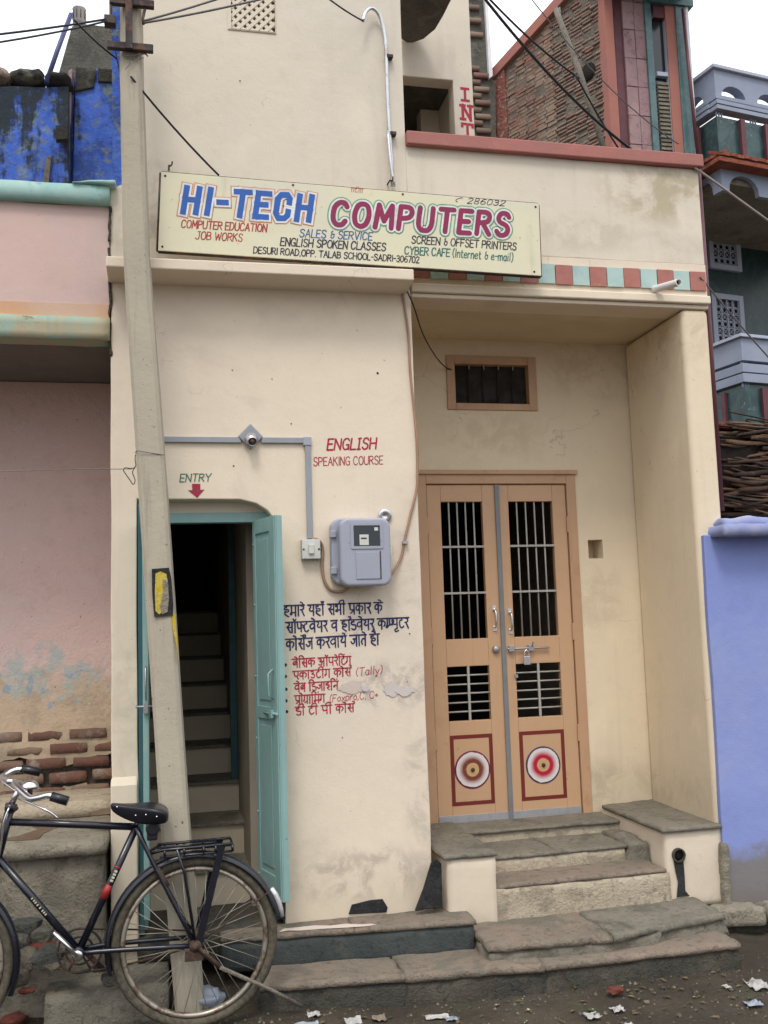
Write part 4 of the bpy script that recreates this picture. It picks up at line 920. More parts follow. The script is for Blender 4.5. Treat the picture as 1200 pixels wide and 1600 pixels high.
for i in range(2):
    (xa, ya), (xb, yb) = fA[i], fA[i+1]
    blk('middle_step_slab', 'slab_pink' if i < 1 else 'slab_grey', [(xa+.001,ya),(xb-.001,yb),(xb-.001,.02),(xa+.001,.02)], .140, .172, .010, 40+i, .022)
    blk('middle_step_base', 'slab_grey', [(xa-.004,ya+.010),(xb+.004,yb+.010),(xb,.02),(xa,.02)], .06, .146, .020, 50+i, .025)
# cream treads up to the door
blk('riser_block', 'cream_riser', [(1.50,-.075),(2.55,-.05),(2.545,.30),(1.50,.30)], .12, .318, .008, 61)
blk('tread_slab', 'slab_pink', [(1.598,-.068),(2.53,-.045),(2.53,.30),(1.598,.30)], .316, .336, .004, 62, .02)
blk('riser_block', 'cream_riser', [(1.598,.165),(2.42,.18),(2.42,.60),(1.598,.60)], .30, .402, .005, 63)
blk('tread_slab', 'slab_grey', [(1.60,.16),(2.02,.17),(2.02,.60),(1.60,.60)], .400, .418, .003, 64, .02)
blk('tread_slab', 'slab_grey', [(2.021,.17),(2.43,.18),(2.43,.60),(2.021,.60)], .400, .418, .003, 65, .02)
blk('broken_block', 'slab_grey', [(2.42,.17),(2.53,.13),(2.53,.50),(2.42,.50)], .30, .435, .018, 66)
blk('riser_block', 'cream_riser', [(1.55,.50),(2.56,.50),(2.56,.76),(1.55,.76)], .36, .468, .004, 67)
blk('threshold_slab', 'slab_grey', [(1.40,.485),(2.58,.485),(2.58,.76),(1.40,.76)], .466, .482, .003, 68, .02)
# left and right cheek blocks with slabs
blk('cheek_block', 'cream', [(1.345,-.085),(1.597,-.085),(1.597,.6),(1.345,.6)], .12, .488, .003, 70, label='cream cheek block left of the steps')
blk('cheek_slab', 'slab_grey', [(1.325,-.098),(1.603,-.095),(1.603,.70),(1.325,.70)], .484, .503, .003, 71, .02)
blk('cheek_block', 'cream', [(2.545,-.015),(2.875,-.015),(2.875,.74),(2.53,.74)], .12, .512, .003, 72, label='cream cheek block right of the steps with a drain hole')
blk('cheek_slab', 'slab_grey', [(2.525,-.035),(2.865,-.035),(2.885,.752),(2.525,.70)], .509, .530, .003, 73, .02)
# drain pipe mouth in the right cheek block and its stain
c = at(1060, 1336, -.02); dp = MB()
dp.prism([c+Vector((.036*math.cos(t_/20*2*math.pi), -.012, .036*math.sin(t_/20*2*math.pi))) for t_ in range(20)], (0, .03, 0), [[c+Vector((.029*math.cos(t_/20*2*math.pi), -.012, .029*math.sin(t_/20*2*math.pi))) for t_ in range(20)]])
dpo = dp.build('drain_pipe', 'slab_dark', S)
MB().lathe([(.03,0),(.03,.002)], c+Vector((0,.004,0)), (0,-1,0), 20).build('drain_shade', 'shade_black', dpo)  # black disc painted in as the shade inside the pipe
stn = [(1053,1345),(1068,1345),(1070,1370),(1071,1392),(1078,1400),(1058,1402),(1060,1378),(1056,1362)]
MB().prism([at(a, b, -.023) for a, b in stn], (0, .004, 0)).build('drain_stain', 'tar', S)
# dark painted plinth under the front wall
MB().rough([(.25,-.125),(1.43,-.235),(1.43,.0),(.25,.0)], .075, .215, .003, .04, 80).build('plinth_face', 'dark_paint', S, label='dark grey green painted plinth face')
blk('plinth_slab', 'slab_pink', [(.25,-.130),(.86,-.187),(.86,.012),(.25,.012)], .213, .236, .003, 81)
blk('plinth_slab', 'slab_pink', [(.862,-.187),(1.435,-.240),(1.435,.012),(.862,.012)], .213, .236, .003, 82)
def top_patch(pts, z, mat, name, thick=.0025):
    MB().prism([atz(a, b, z) for a, b in pts], (0,0,thick)).build(name, mat, S)
top_patch([(436,1456.5),(450,1454),(470,1454),(500,1451.5),(540,1449.5),(570,1447.5),(588,1445),(580,1443.5),(566,1444.5),(540,1443.5),(515,1446.5),(490,1446),(470,1448.5),(444,1451)], .2385, 'lime_b', 'paint_spill', .0008)
# black cement patches at the wall foot
for pts in ([(545,1429),(550,1414),(578,1407),(598,1405),(606,1418),(604,1426)],):
    MB().prism([at(a, b, -.008)for a, b in pts], (0, .01, 0)).build('cement_patch', 'tar', S, bevel=.003)
MB().prism([at(a, b, -.085) for a, b in [(649,1424),(662,1390),(674,1350),(682,1342),(690,1350),(692,1418)]], (0, .02, 0)).build('cement_patch', 'tar', S, bevel=.004)
MB().prism([at(a, b, -.004) for a, b in [(428,1402),(446,1404),(446,1436),(432,1437)]], (0, .01, 0)).build('cement_patch', 'tar', S)
# grey slab left of the plinth
GS = MB().rough([(-.50,-.34),(.02,-.36),(.02,-.02),(-.50,-.02)], -.03, .135, .006, .045, 90).build('stone_slab', 'slab_grey', label='long flat grey stone slab lying behind the bicycle chain', cat='stone slab')

# ================================================================== signboard
ySg = -.165
q = [at(252,268,ySg), at(842,318,ySg), at(846,431,ySg), at(247,391,ySg)]
SG = thing('signboard', (q[3].x, ySg, q[3].z), 'long pale yellow hand painted shop signboard standing on the ledge', 'signboard')
MB().prism(q, (0, .03, 0)).build('board', 'board', SG, bevel=.002)
fe = MB()
for a, b in ((q[0], q[1]), (q[1], q[2]), (q[2], q[3]), (q[3], q[0])): fe.tube([a+Vector((0,.016,0)), b+Vector((0,.016,0))], .010, 4)
fe.build('board_frame', 'iron', SG)
def sg(u, v): return (q[3]*(1-u)+q[2]*u)*(1-v) + (q[0]*(1-u)+q[1]*u)*v
def spx(px, py): return at(px, py, ySg)
def sign_text(tokens, pa, pb, hpx, mat, wd=1., slant=.12, off=.0, gap=1.6, jit=.2, rnd=True, lab=None, name='lettering'):
    a, b = spx(*pa), spx(*pb); h = (spx(pa[0], pa[1]-hpx)-a).z
    letter(name, tokens, a, b, Vector((0,0,h)), mat, SG, wd, rnd, slant, .0006+off, label=lab, gap=gap, jit=jit)
HT = ['H','I','-','T','E','Cb','H']
for i, (m_, wd) in enumerate((('ink_orange', 4.7), ('ink_white', 3.9), ('ink_blue', 2.3))):
    sign_text(HT, (286,331), (497,345), 37.5, m_, wd, .18, .0012*i, 4.0, .04, False, 'large outlined blue heading on the sign' if i == 2 else None)
CO = list('COMPUTERS')
for i, (m_, wd) in enumerate((('ink_green', 4.9), ('ink_white', 3.8), ('ink_maroon', 2.2))):
    sign_text(CO, (518,351), (804,369), 35.5, m_, wd, .16, .0012*i, 3.2, .05, True, 'large outlined crimson heading on the sign' if i == 2 else None)
sign_text(list('COMPUTER')+[' ']+list('EDUCATION'), (283,355.5), (418,362.5), 12, 'ink_red', 1.49, .16, lab='red lettering')
sign_text(list('JOB')+[' ']+list('WORKS'), (306,373.5), (380,377.5), 12, 'ink_red', 1.35, .16, lab='red lettering')
sign_text(list('SALES')+[' ']+['&']+[' ']+list('SERVICE'), (468,370), (583,375.5), 12, 'ink_slate', 1.35, .16, lab='blue lettering')
sign_text(list('ENGLISH')+[' ']+list('SPOKEN')+[' ']+list('CLASSES'), (438,383.5), (604,392), 12, 'ink_black', 1.55, .16, lab='dark lettering')
sign_text(list('DESURI')+[' ']+list('ROAD,')+list('OPP.')+[' ']+list('TALAB')+[' ']+list('SCHOOL')+['-']+list('SADRI')+['-']+list('306702'), (396,395.5), (656,411), 10, 'ink_black', 1.62, .1, lab='dark address lettering')
sign_text(list('SCREEN')+[' ']+['&']+[' ']+list('OFFSET')+[' ']+list('PRINTERS'), (643,380), (808,391), 11.5, 'ink_black', 1.49, .14, lab='dark lettering')
sign_text(list('CYBER')+[' ']+list('CAFE'), (632,397), (704,401), 12, 'ink_dgreen', 1.49, .14, lab='green lettering')
sign_text(list('(')+['I']+list('nternet')+[' ']+['&']+[' ']+list('e-mail)'), (707,401.5), (803,408.5), 12.5, 'ink_dgreen', 1.15, .14, lab='green bracketed lettering')
sign_text(['phone',' ','2','8','6','0','3','2'], (712,316.5), (790,322), 8.5, 'ink_black', 1.28, .25, lab='small dark telephone number')
sign_text(['I','I','d_ta','d_ii','I','I'], (549,300), (568,301.5), 6.5, 'ink_red', 1.22, .0, jit=.1)
for (u, v) in ((.01,.95),(.99,.95),(.98,.05),(.01,.05),(.33,.97),(.62,.97)):
    MB().lathe([(.006,0),(.005,.003)], sg(u, v), (0,-1,0), 8).build('screw', 'rust', SG)
# hooks that hold the sign
for (x, y, lb) in ((264,262,'left'), (607,285,'right')):
    a = at(x, y, -.02)
    MB().tube(curve_pts([a+Vector((0,.03,0)), a+Vector((0,-.03,-.003)), a+Vector((.006,-.045,-.012)), a+Vector((.014,-.04,.0)), a+Vector((.016,-.035,.016))]), .0045, 6).build('wall_hook', 'iron',
        label=f'small black iron hook above the {lb} part of the signboard', cat='hook')

# ================================================================== fittings on the front wall
def X_(px, py, y=0): return at(px, py, y)
# flat grey trunking with elbow
a, b, c = at(236,681,0), at(484,689,0), at(484,842,0)
cz = b.z; cx = c.x
TR = thing('cable_trunking', (cx, 0, cz), 'flat grey cable trunking running across the wall and down to the switch', 'trunking')
MB().box(a.x, at(376,684).x, -.016, 0, cz-.014, cz+.014).build('channel', 'pvc_grey', TR, bevel=.002)
MB().box(at(408,684).x, cx-.02, -.016, 0, cz-.014, cz+.014).build('channel', 'pvc_grey', TR, bevel=.002)
MB().box(cx-.014, cx+.014, -.016, 0, c.z, cz-.025).build('channel', 'pvc_grey', TR, bevel=.002)
MB().box(cx-.024, cx+.018, -.020, 0, cz-.026, cz+.018).build('elbow', 'meter', TR, bevel=.003)
# lamp holder on diamond plate
c = at(391,684,0); LHT = thing('lamp_holder', tuple(c), 'empty lamp holder on a grey diamond shaped plate, between two runs of trunking', 'lamp holder')
s_ = .062; MB().prism([c+Vector((s_,0,.004)), c+Vector((0,0,s_+.006)), c+Vector((-s_,0,.004)), c+Vector((0,0,-s_))], (0,-.022,0)).build('plate', 'pvc_grey', LHT, bevel=.004)
MB().lathe([(.034,.02),(.034,.034),(.026,.042),(.024,.085),(.019,.085),(.018,.05)], c, (.05,-1,-.45), 20).build('socket', 'gi', LHT)
MB().lathe([(.015,.05),(.012,.088)], c, (.05,-1,-.45), 12).build('contact', 'iron', LHT)
# switch
c = at(484.5,859,0); SWT = thing('wall_switch', tuple(c), 'small white wall switch at the foot of the grey trunking', 'switch')
MB().box(c.x-.047, c.x+.047, -.034, 0, c.z-.05, c.z+.05).build('box', 'meter', SWT, bevel=.003)
MB().box(c.x-.046, c.x+.046, -.042, -.0345, c.z-.048, c.z+.048).build('plate', 'pale_plastic', SWT, bevel=.003)
MB().box(c.x-.013, c.x+.013, -.052, -.0425, c.z-.024, c.z+.024).build('rocker', 'pale_plastic', SWT, bevel=.003)
for dx in (-.038, .038): MB().lathe([(.005,0),(.005,.003)], c+Vector((dx,-.042,0)), (0,-1,0), 8).build('screw', 'iron', SWT)
# meter box
x0, x1, z0, z1 = .842, 1.105, 1.835, 2.16
MT = thing('electric_meter_box', ((x0+x1)/2, 0, z0), 'lilac grey plastic electricity meter box with a small dark window', 'meter box')
def rrect(x0, x1, z0, z1, r_, y, n=5):
    o = []
    for cx_, cz_, a0 in ((x1-r_, z0+r_, -90), (x1-r_, z1-r_, 0), (x0+r_, z1-r_, 90), (x0+r_, z0+r_, 180)):
        for k in range(n+1): t_ = R(a0+90*k/n); o.append(Vector((cx_+r_*math.cos(t_), y, cz_+r_*math.sin(t_))))
    return o
MB().prism(rrect(x0-.022, x1-.03, z0+.0, z1+.005, .05, 0), (0,-.07,0)).build('back_box', 'meter', MT, bevel=.008)
MB().prism(rrect(x0+.008, x1, z0-.012, z1-.002, .045, -.072), (0,-.07,0)).build('cover', 'meter', MT, bevel=.014, seg=4)
MB().prism(rrect(x0+.062, x1-.040, z0+.170, z1-.026, .008, -.1425), (0,-.004,0), [rrect(x0+.076, x1-.054, z0+.183, z1-.040, .004, -.1425)]).build('window_frame', 'meter', MT, bevel=.001)
MB().box(x0+.077, x1-.055, -.1432, -.1425, z0+.184, z1-.041).build('window_pane', 'glass_dark', MT)
MB().box(x0+.105, x1-.112, -.1455, -.1435, z0+.188, z0+.240).build('meter_dial', 'pale_plastic', MT, bevel=.002)
MB().box(x0+.112, x1-.122, -.1462, -.1456, z0+.218, z0+.225).build('dial_slot', 'iron', MT)
MB().box(x1-.082, x1-.064, -.1445, -.1433, z1-.066, z1-.050).build('sticker', 'pale_plastic', MT)
MB().box(x0+.085, x1-.060, -.1465, -.1425, z0+.022, z0+.155).build('door_flap', 'meter', MT, bevel=.002)
MB().box(x1-.058, x1-.053, -.1445, -.1425, z0+.02, z0+.158).build('flap_gap', 'iron', MT)
for z in (z0+.07, z0+.25): MB().box(x0-.030, x0-.0, -.085, -.05, z-.018, z+.018).build('clasp', 'meter', MT, bevel=.004)
MB().tube([(x1+.002,-.08,z0+.19),(x1+.022,-.08,z0+.185),(x1+.022,-.08,z0+.14),(x1+.002,-.08,z0+.135)], .0018, 5).build('seal_wire', 'decal_cream', MT)
# bell push reflector disc
c = at(601,806,0); MB().lathe([(.004,.0),(.036,.004),(.036,.012),(.03,.018),(.008,.006)], c, (0,-1,-.1), 24).build('round_reflector', 'chrome', label='round chrome reflector on the wall just above the meter box', cat='reflector')
# cables
def cable(pts, r_, mat, lab, y=-.012, k=4, name='cable', cat='cable', n=6):
    P = [at(p[0], p[1], p[2] if len(p) > 2 else y) for p in pts]
    return MB().tube(curve_pts(P, k), r_, n).build(name, mat, label=lab, cat=cat)
cable([(487,843,-.02),(497,843,-.03),(504,856),(503,880),(506,905),(516,921),(530,925),(541,921,-.03),(548,915,-.05)], .0075, 'wire_tan', 'tan cable looping from the white switch to the underside of the meter box')
cable([(596,903,-.05),(612,897,-.03),(627,870),(632,845),(640,810),(651,765,-.01),(652,740,-.01),(652,700,-.01),(647,640,-.01),(641,580,-.01),(638,520,-.01),(630,465,-.01),(626,440,-.03)], .0065, 'wire_tan', 'long tan cable climbing the wall corner from the meter box to the ledge')
MB().box(at(632,848).x-.014, at(632,848).x+.014, -.026, -.002, at(632,848).z-.007, at(632,848).z+.007).build('cable_clip', 'steel', label='small metal clip holding the tan cable beside the meter box', cat='clip')
cable([(627,437,-.03),(645,475,-.02),(660,520,.25),(678,553,.5),(695,573,.7),(706,578,.74)], .004, 'wire_black', 'thin black wire drooping from the ledge to the small window', k=5)
for pts in ([(645,478),(660,520),(678,553)],):
    pass
# hooked conduit pipe on the upper wall
cable([(567,33,-.06),(571,20,-.05),(580,13,-.04),(590,20,-.03),(598,40,-.022),(603,75,-.022),(605,140,-.022),(608,200,-.022),(612,250,-.022),(613,291,-.022)], .0095, 'gi', 'shiny galvanised conduit hooked over at its top, on the upper wall', name='service_conduit', cat='conduit', n=10)
cable([(606,205,-.030),(610,250,-.045),(616,291,-.05)], .008, 'gi', 'thin galvanised conduit beside the lower end of the hooked one', name='service_conduit', cat='conduit', n=8)
for (x, y, lb) in ((606,92,'upper'),(611,212,'lower')):
    c = at(x, y); MB().box(c.x-.012, c.x+.022, -.034, 0, c.z-.008, c.z+.008).build('pipe_clip', 'iron', label=f'{lb} iron clip on the galvanised conduit', cat='clip')
# white rainwater spout by the tile band
a, b = at(1022,452,-.0), at(1061,441,-.22)
MB().prism([a+Vector((.02*math.cos(t_*math.pi/8), .0, .02*math.sin(t_*math.pi/8))) for t_ in range(16)], b-a, [[a+Vector((.0155*math.cos(t_*math.pi/8), 0, .0155*math.sin(t_*math.pi/8))) for t_ in range(16)]]).build('rain_spout', 'white_pipe', label='short white rainwater spout sticking out of the tile band', cat='spout')
MB().lathe([(.0155,0),(.0155,.002)], b+(a-b)*.12, (0,-1,0), 12).build('spout_shade', 'shade_black', label='black disc for the shade inside the white rainwater spout', cat='shade disc')  # disc coloured black in place of the shade inside the spout

# ================================================================== utility pole
PL = thing('utility_pole', (.13, -.30, 0), 'tall leaning concrete utility pole standing in front of the entry', 'utility pole')
yF = -.37; ch = .015
axp = [(at(a, b, yF), h_) for a, b, h_ in ((205,-90,.046),(205.5,100,.050),(213.5,400,.057),(228,600,.060),(242,800,.062),(259,1060,.061),(275,1300,.060),(291,1500,.060))]
axp.append((axp[-1][0]+(axp[-1][0]-axp[-2][0])*.6, .060))
def pax(z):
    for (p, h_), (q_, k_) in zip(axp[:-1], axp[1:]):
        if p.z >= z >= q_.z: t_ = (p.z-z)/(p.z-q_.z); return Vector((p.x+(q_.x-p.x)*t_, yF+.073, z)), h_+(k_-h_)*t_
    p, h_ = (axp[0] if z > axp[0][0].z else axp[-1]); return Vector((p.x, yF+.073, z)), h_
def psec(c, h):
    P = [(-h+ch,-.07),(h-ch,-.07),(h,-.07+ch),(h,.07-ch),(h-ch,.07),(-h+ch,.07),(-h,.07-ch),(-h,-.07+ch)]
    a_ = R(-5); return [c+Vector((x*math.cos(a_)-y*math.sin(a_), x*math.sin(a_)+y*math.cos(a_), 0)) for x, y in P]
mb = MB(); N_ = 40; vs = []
for i in range(N_+1):
    c, hh_ = pax(-.15+(axp[0][0].z+.15)*i/N_)
    vs += [v+mnoise.noise_vector(v*14)*.0016 for v in psec(c, hh_)]
fs = [(i*8+k, i*8+(k+1) % 8, (i+1)*8+(k+1) % 8, (i+1)*8+k) for i in range(N_) for k in range(8)]+[tuple(reversed(range(8))), tuple(N_*8+k for k in range(8))]
mb.add(vs, fs); mb.build('shaft', 'pole', PL, bevel=0)
def pc_(z): return pax(z)[0]
# painted number plate: black patch with yellow
def pp(pts, mat, name, off, th=.002, par=PL):
    MB().prism([at(a, b, yF-off) for a, b in pts], (0,-th,0)).build(name, mat, par)
pp([(237,889),(264,887),(268,905),(271,945),(270,962),(241,964),(238,930)], 'tar', 'black_patch', .004)
pp([(243,896),(251,893),(260,897),(263,915),(262,940),(258,952),(249,960),(243,955),(242,925)], 'yellow', 'yellow_patch', .0068)
pp([(254,905),(262,906),(264,935),(262,956),(253,960),(250,948),(255,925)], 'grey_cement', 'scraped_patch', .009, .001)
pp([(268,960),(273.5,958),(279.5,1035),(276,1010),(270,985)], 'yellow', 'yellow_streak', -.006, .008)
# straps
def strap(z, x0, x1, h=.05, nm='cross_arm'):
    c = pc_(z); MB().box(c.x+x0, c.x+x1, yF-.034, yF-.004, z-h/2, z+h/2).build(nm, 'iron', PL, bevel=.003)
zu, zl = at(200, 8, yF).z, at(200, 77, yF).z
strap(zu, -.10, .105, .034); strap(zl, -.11, .10, .034)
c = pc_((zu+zl)/2); MB().box(c.x-.026, c.x+.006, yF-.045, yF-.036, zl-.02, zu+.5).build('flat_bar', 'iron', PL, bevel=.002)
a = at(173, 31, yF-.02); MB().box(a.x-.03, a.x+.022, yF-.03, yF+.02, a.z-.022, a.z+.022).tube([a, (a.x, a.y, zu)], .008, 6).build('insulator_clamp', 'iron', PL, bevel=.004)
a2 = at(223, 33, yF-.02); MB().tube([at(227,12,yF-.02), at(223,30,yF-.02), at(224,38,yF-.02)], .007, 6).build('insulator_hook', 'iron', PL)
MB().tube(curve_pts([at(192,83,yF-.01), at(200,88,yF-.01), at(214,86,yF-.012), at(226,84,yF-.01), at(231,88,yF-.01)]), .004, 5).tube(curve_pts([at(203,84,yF-.01), at(212,93,yF-.01), at(224,90,yF-.01)]), .0025, 5).tube(curve_pts([at(205,90,yF-.012), at(202,100,yF-.012), at(196,108,yF-.012)]), .002, 5).build('tie_wire', 'wire_grey', PL)
# tie wire half way up with its tangle on the left
MB().tube([at(211,707,-.33), at(214,704,yF-.004), at(257,711,yF-.002)], .002, 5).build('tie_wire', 'wire_grey', PL)
MB().tube(curve_pts([at(213,706,-.33), at(211,716,-.34), at(212,728,-.35), at(206,732,-.35), at(196,731,-.35), at(193,735,-.35), at(198,743,-.35), at(203,750,-.35), at(208,757,-.35), at(211,750,-.35), at(207,738,-.35), at(211,730,-.35)]), .0022, 5).build('wire_tangle', 'wire_black', PL)

# ================================================================== overhead wires
def wire(a, b, d_, r_, mat, lab): return MB().tube(sag(a, b, d_, 14), r_, 5).build('overhead_wire', mat, label=lab, cat='wire')
wire(at(-260, 74, -.75), at(172,29,yF-.02), .02, .0055, 'wire_black', 'upper black wire from the pole head to the left edge')
wire(at(-260, 92, -.85), at(172,32,yF-.02), .03, .005, 'wire_black', 'lower black wire from the pole head to the left edge')
wire(at(224,33,yF-.02), at(470,-48,-.42), .012, .0055, 'wire_grey', 'upper grey wire from the pole head past the grille')
wire(at(224,36,yF-.02), at(560,-42,-.46), .018, .0055, 'wire_grey', 'lower grey wire from the pole head past the grille')
wire(at(204,119,yF-.01), at(342,274,-.10), .015, .0055, 'wire_black', 'black service wire dropping from the pole to the signboard top')
wire(at(115,30,-.5), at(183,92,-.31), .01, .0045, 'wire_black', 'short black wire crossing the grey gable to the pole clamp')
wire(at(180,80,-.31), at(188,118,-.30), .0, .003, 'wire_black', 'short black wire end hanging at the left side of the pole clamp')
wire(at(470,-40,-.3), at(568,33,-.06), .02, .0045, 'wire_black', 'black wire coming down to the hooked conduit')
wire(at(-60,740,-.4), at(206,733,-.35), -.006, .0018, 'wire_grey', 'thin binding wire from the pole across the pink wall')
wire(at(740,-25,.9), at(1000,243,1.7), .10, .011, 'wire_black', 'thick black wire sagging across the brick wall')
wire(at(748,-20,.95), at(905,122,1.4), .04, .008, 'wire_black', 'second black wire beside the thick one over the brick wall')
wire(at(900,118,1.35), at(972,240,1.7), .02, .007, 'wire_black', 'black wire branching down behind the coping')
wire(at(820,-15,2.2), at(1060,225,2.9), .12, .005, 'wire_grey', 'thin grey wire crossing the mauve cladding')
wire(at(1086,262,-.02), at(1260,388,.3), .0, .007, 'wire_pale', 'pale cable running down right from the coping corner')
wire(at(1094,432,-.02), at(1250,610,.3), .02, .005, 'wire_grey', 'dark wire crossing the green house balcony')

# ================================================================== bicycle
yb = -.475
def b_(px, py, dy=0): return at(px, py, yb+dy)
BK = thing('bicycle', (.12, yb, 0), 'old black roadster bicycle parked against the concrete pole', 'bicycle')
hub = b_(305, 1473); Rw = .326; hub.z = Rw+.012
bb = b_(123, 1486)
def wheel(c, lab, rear):
    w0 = thing('wheel', tuple(c), None, None); w0.parent = BK; w0.location = Vector(c)-W[BK]
    if lab: w0['label'] = lab
    MB().ring(c, Rw, .0205, (0,1,0), 64, 10).build('tyre', 'rubber', w0)
    MB().ring(c, Rw-.030, .0115, (0,1,0), 64, 8, flat=1.35).build('rim', 'rim', w0)
    MB().lathe([(.012,-.055),(.012,-.04),(.033,-.038),(.033,-.034),(.018,-.03),(.016,.03),(.033,.034),(.033,.038),(.012,.04),(.012,.055)], c, (0,-1,0), 14).build('hub', 'rust', w0)
    n_ = 36; rs = random.Random(3)
    for i in range(n_):
        a_ = 2*math.pi*i/n_; s_ = 1 if i % 2 else -1; ta = a_ + (1 if (i//2) % 2 else -1)*R(68); y_ = .036*s_
        p0 = Vector(c)+Vector((math.cos(ta)*.030, y_, math.sin(ta)*.030)); p1 = Vector(c)+Vector((math.cos(a_)*(Rw-.036), y_*.12, math.sin(a_)*(Rw-.036)))
        MB().tube([p0, p1], .0016, 4).build('spoke', 'spoke', w0)
    return w0
wheel(hub, 'rear wheel with dusty tyre', True)
fh_ = Vector((hub.x-1.065, yb, hub.z)); wheel(fh_, 'front wheel at the left edge', False)
fr = MB(); seat_cl = b_(213,1292); head_t = b_(10,1284); head_b = b_(-3,1340); htop = b_(14,1262)
fr.tube([head_t, seat_cl], .0150, 10).tube([head_b, bb+Vector((0,0,.0))], .0160, 10).tube([bb, seat_cl+Vector((0,0,.0))], .0155, 10)
fr.tube([b_(17,1258), b_(-8,1356)], .0185, 12).tube([b_(18,1256), b_(16,1266)], .024, 12)
for s_ in (-1, 1):
    fr.tube(curve_pts([bb+Vector((.01,.03*s_,0)), bb+Vector((.14,.045*s_,.002)), hub+Vector((-.02,.060*s_,0))], 3), .0105, 8)
    fr.tube(curve_pts([seat_cl+Vector((0,.02*s_,0)), b_(245,1360,.052*s_), hub+Vector((0,.060*s_,0))], 3), .0095, 8)
fr.lathe([(.022,-.036),(.022,.036)], bb, (0,-1,0), 14)
fr.build('frame', 'bike_black', BK)
# fork
fk = MB()
for s_ in (-1, 1): fk.tube(curve_pts([b_(-8,1356,.03*s_), b_(-35,1405,.05*s_), b_(-75,1455,.055*s_), fh_+Vector((0,.055*s_,0))], 4), [.012]*9+[.010, .009, .008, .008], 8)
fk.build('fork', 'bike_black', BK)
# fenders
def fender(c, a0, a1, nm='mudguard'):
    mb = MB(); n_ = 36; vs = []; prof = [(-.030,-.010),(-.024,.002),(-.012,.008),(0,.010),(.012,.008),(.024,.002),(.030,-.010)]
    for th in (0, .0015):
        for i in range(n_+1):
            a_ = R(a0+(a1-a0)*i/n_)
            for y_, dr in prof:
                r_ = Rw+.032+dr+th; vs.append(Vector(c)+Vector((math.cos(a_)*r_, y_, math.sin(a_)*r_)))
    m_ = len(prof); o = (n_+1)*m_; fs = []
    for i in range(n_):
        for k in range(m_-1):
            fs.append((i*m_+k, i*m_+k+1, (i+1)*m_+k+1, (i+1)*m_+k)); fs.append((o+i*m_+k, o+(i+1)*m_+k, o+(i+1)*m_+k+1, o+i*m_+k+1))
        for k in (0, m_-1): fs.append((i*m_+k, (i+1)*m_+k, o+(i+1)*m_+k, o+i*m_+k))
    mb.add(vs, fs, True); return mb.build(nm, 'bike_black', BK)
fender(hub, 12, 196); fender(fh_, -22, 150)
mb = MB(); mb.tube([hub+Vector((math.cos(R(a_))*(Rw+.048), 0, math.sin(R(a_))*(Rw+.048))) for a_ in (30, 25, 20, 15, 10)], [.010,.014,.014,.012,.009], 8, flat=1).build('rear_reflector_strip', 'silver', BK)
stay = MB()
for s_ in (-1, 1): stay.tube([hub+Vector((0,.056*s_,0)), hub+Vector((math.cos(R(30))*(Rw+.035), .03*s_, math.sin(R(30))*(Rw+.035)))], .0035, 6)
stay.tube([b_(245,1357,-.05), b_(262,1385,-.05)], .013, 6)
stay.build('mudguard_stay', 'rust', BK)
# carrier rack
cr = MB(); z1_ = b_(300,1320).z; xa, xb = b_(242,1325).x, b_(362,1325).x
for y_ in (-.06, .06): cr.tube([(xa-.03,yb+y_*.4,z1_-.02),(xa+.03,yb+y_,z1_),(xb,yb+y_,z1_+.004)], .0062, 8).tube([(xa+.02,yb+y_,z1_-.028),(xb-.0,yb+y_,z1_-.026)], .0055, 8)
for x in (xa+.04, xa+.12, xa+.2, xb-.07, xb-.0): cr.tube([(x,yb-.06,z1_),(x,yb+.06,z1_)], .005, 6).tube([(x,yb-.06,z1_),(x,yb-.06,z1_-.027)], .006, 6)
cr.box(xa+.01, xb-.06, yb-.045, yb-.02, z1_+.002, z1_+.008).box(xa+.01, xb-.06, yb+.02, yb+.045, z1_+.002, z1_+.008)
cr.build('carrier_rack', 'bike_black', BK)
cl = MB()
for y_ in (-.068, .068):
    cl.box(-.014, .014, -.003, .003, 0, (Vector((xb-.045,0,z1_))-Vector((hub.x+.01,0,hub.z))).length, Matrix.Translation((hub.x+.01, yb+y_, hub.z)) @ Matrix.Rotation(math.atan2(xb-.045-hub.x-.01, z1_-hub.z), 4, 'Y'))
    cl.tube([(xa+.09,yb+y_,z1_),(xa+.12,yb+y_*.9,z1_-.10),(hub.x,yb+y_,hub.z)], .006, 6)
cl.build('carrier_leg', 'bike_black', BK)
# saddle
sd_ = MB(); sx = [(172,1254,.016),(184,1255,.026),(200,1256,.040),(215,1256,.060),(230,1256,.086),(246,1257,.102),(258,1261,.094),(264,1267,.060)]
vs = []; nseg = 12
low = [1268,1281,1291,1297,1299,1297,1293,1284]
for (px, py, w_), lo_ in zip(sx, low):
    t0 = b_(px, py); zl_ = b_(px, lo_).z
    for k in range(nseg):
        a_ = 2*math.pi*k/nseg; y_ = math.sin(a_)*w_; up_ = math.cos(a_)
        z_ = t0.z-.008+up_*.008 if up_ > 0 else t0.z-.008+up_*(t0.z-.008-zl_)*(.9 if abs(math.sin(a_)) > .4 else .5)
        vs.append(Vector((t0.x, yb+y_, z_)))
fs = [(i*nseg+k, i*nseg+(k+1) % nseg, (i+1)*nseg+(k+1) % nseg, (i+1)*nseg+k) for i in range(7) for k in range(nseg)]+[tuple(reversed(range(nseg))), tuple(7*nseg+k for k in range(nseg))]
sd_.add(vs, fs, True); so_ = sd_.build('saddle', 'leather', BK)
sm_ = so_.modifiers.new('s', 'SUBSURF'); sm_.levels = sm_.render_levels = 2
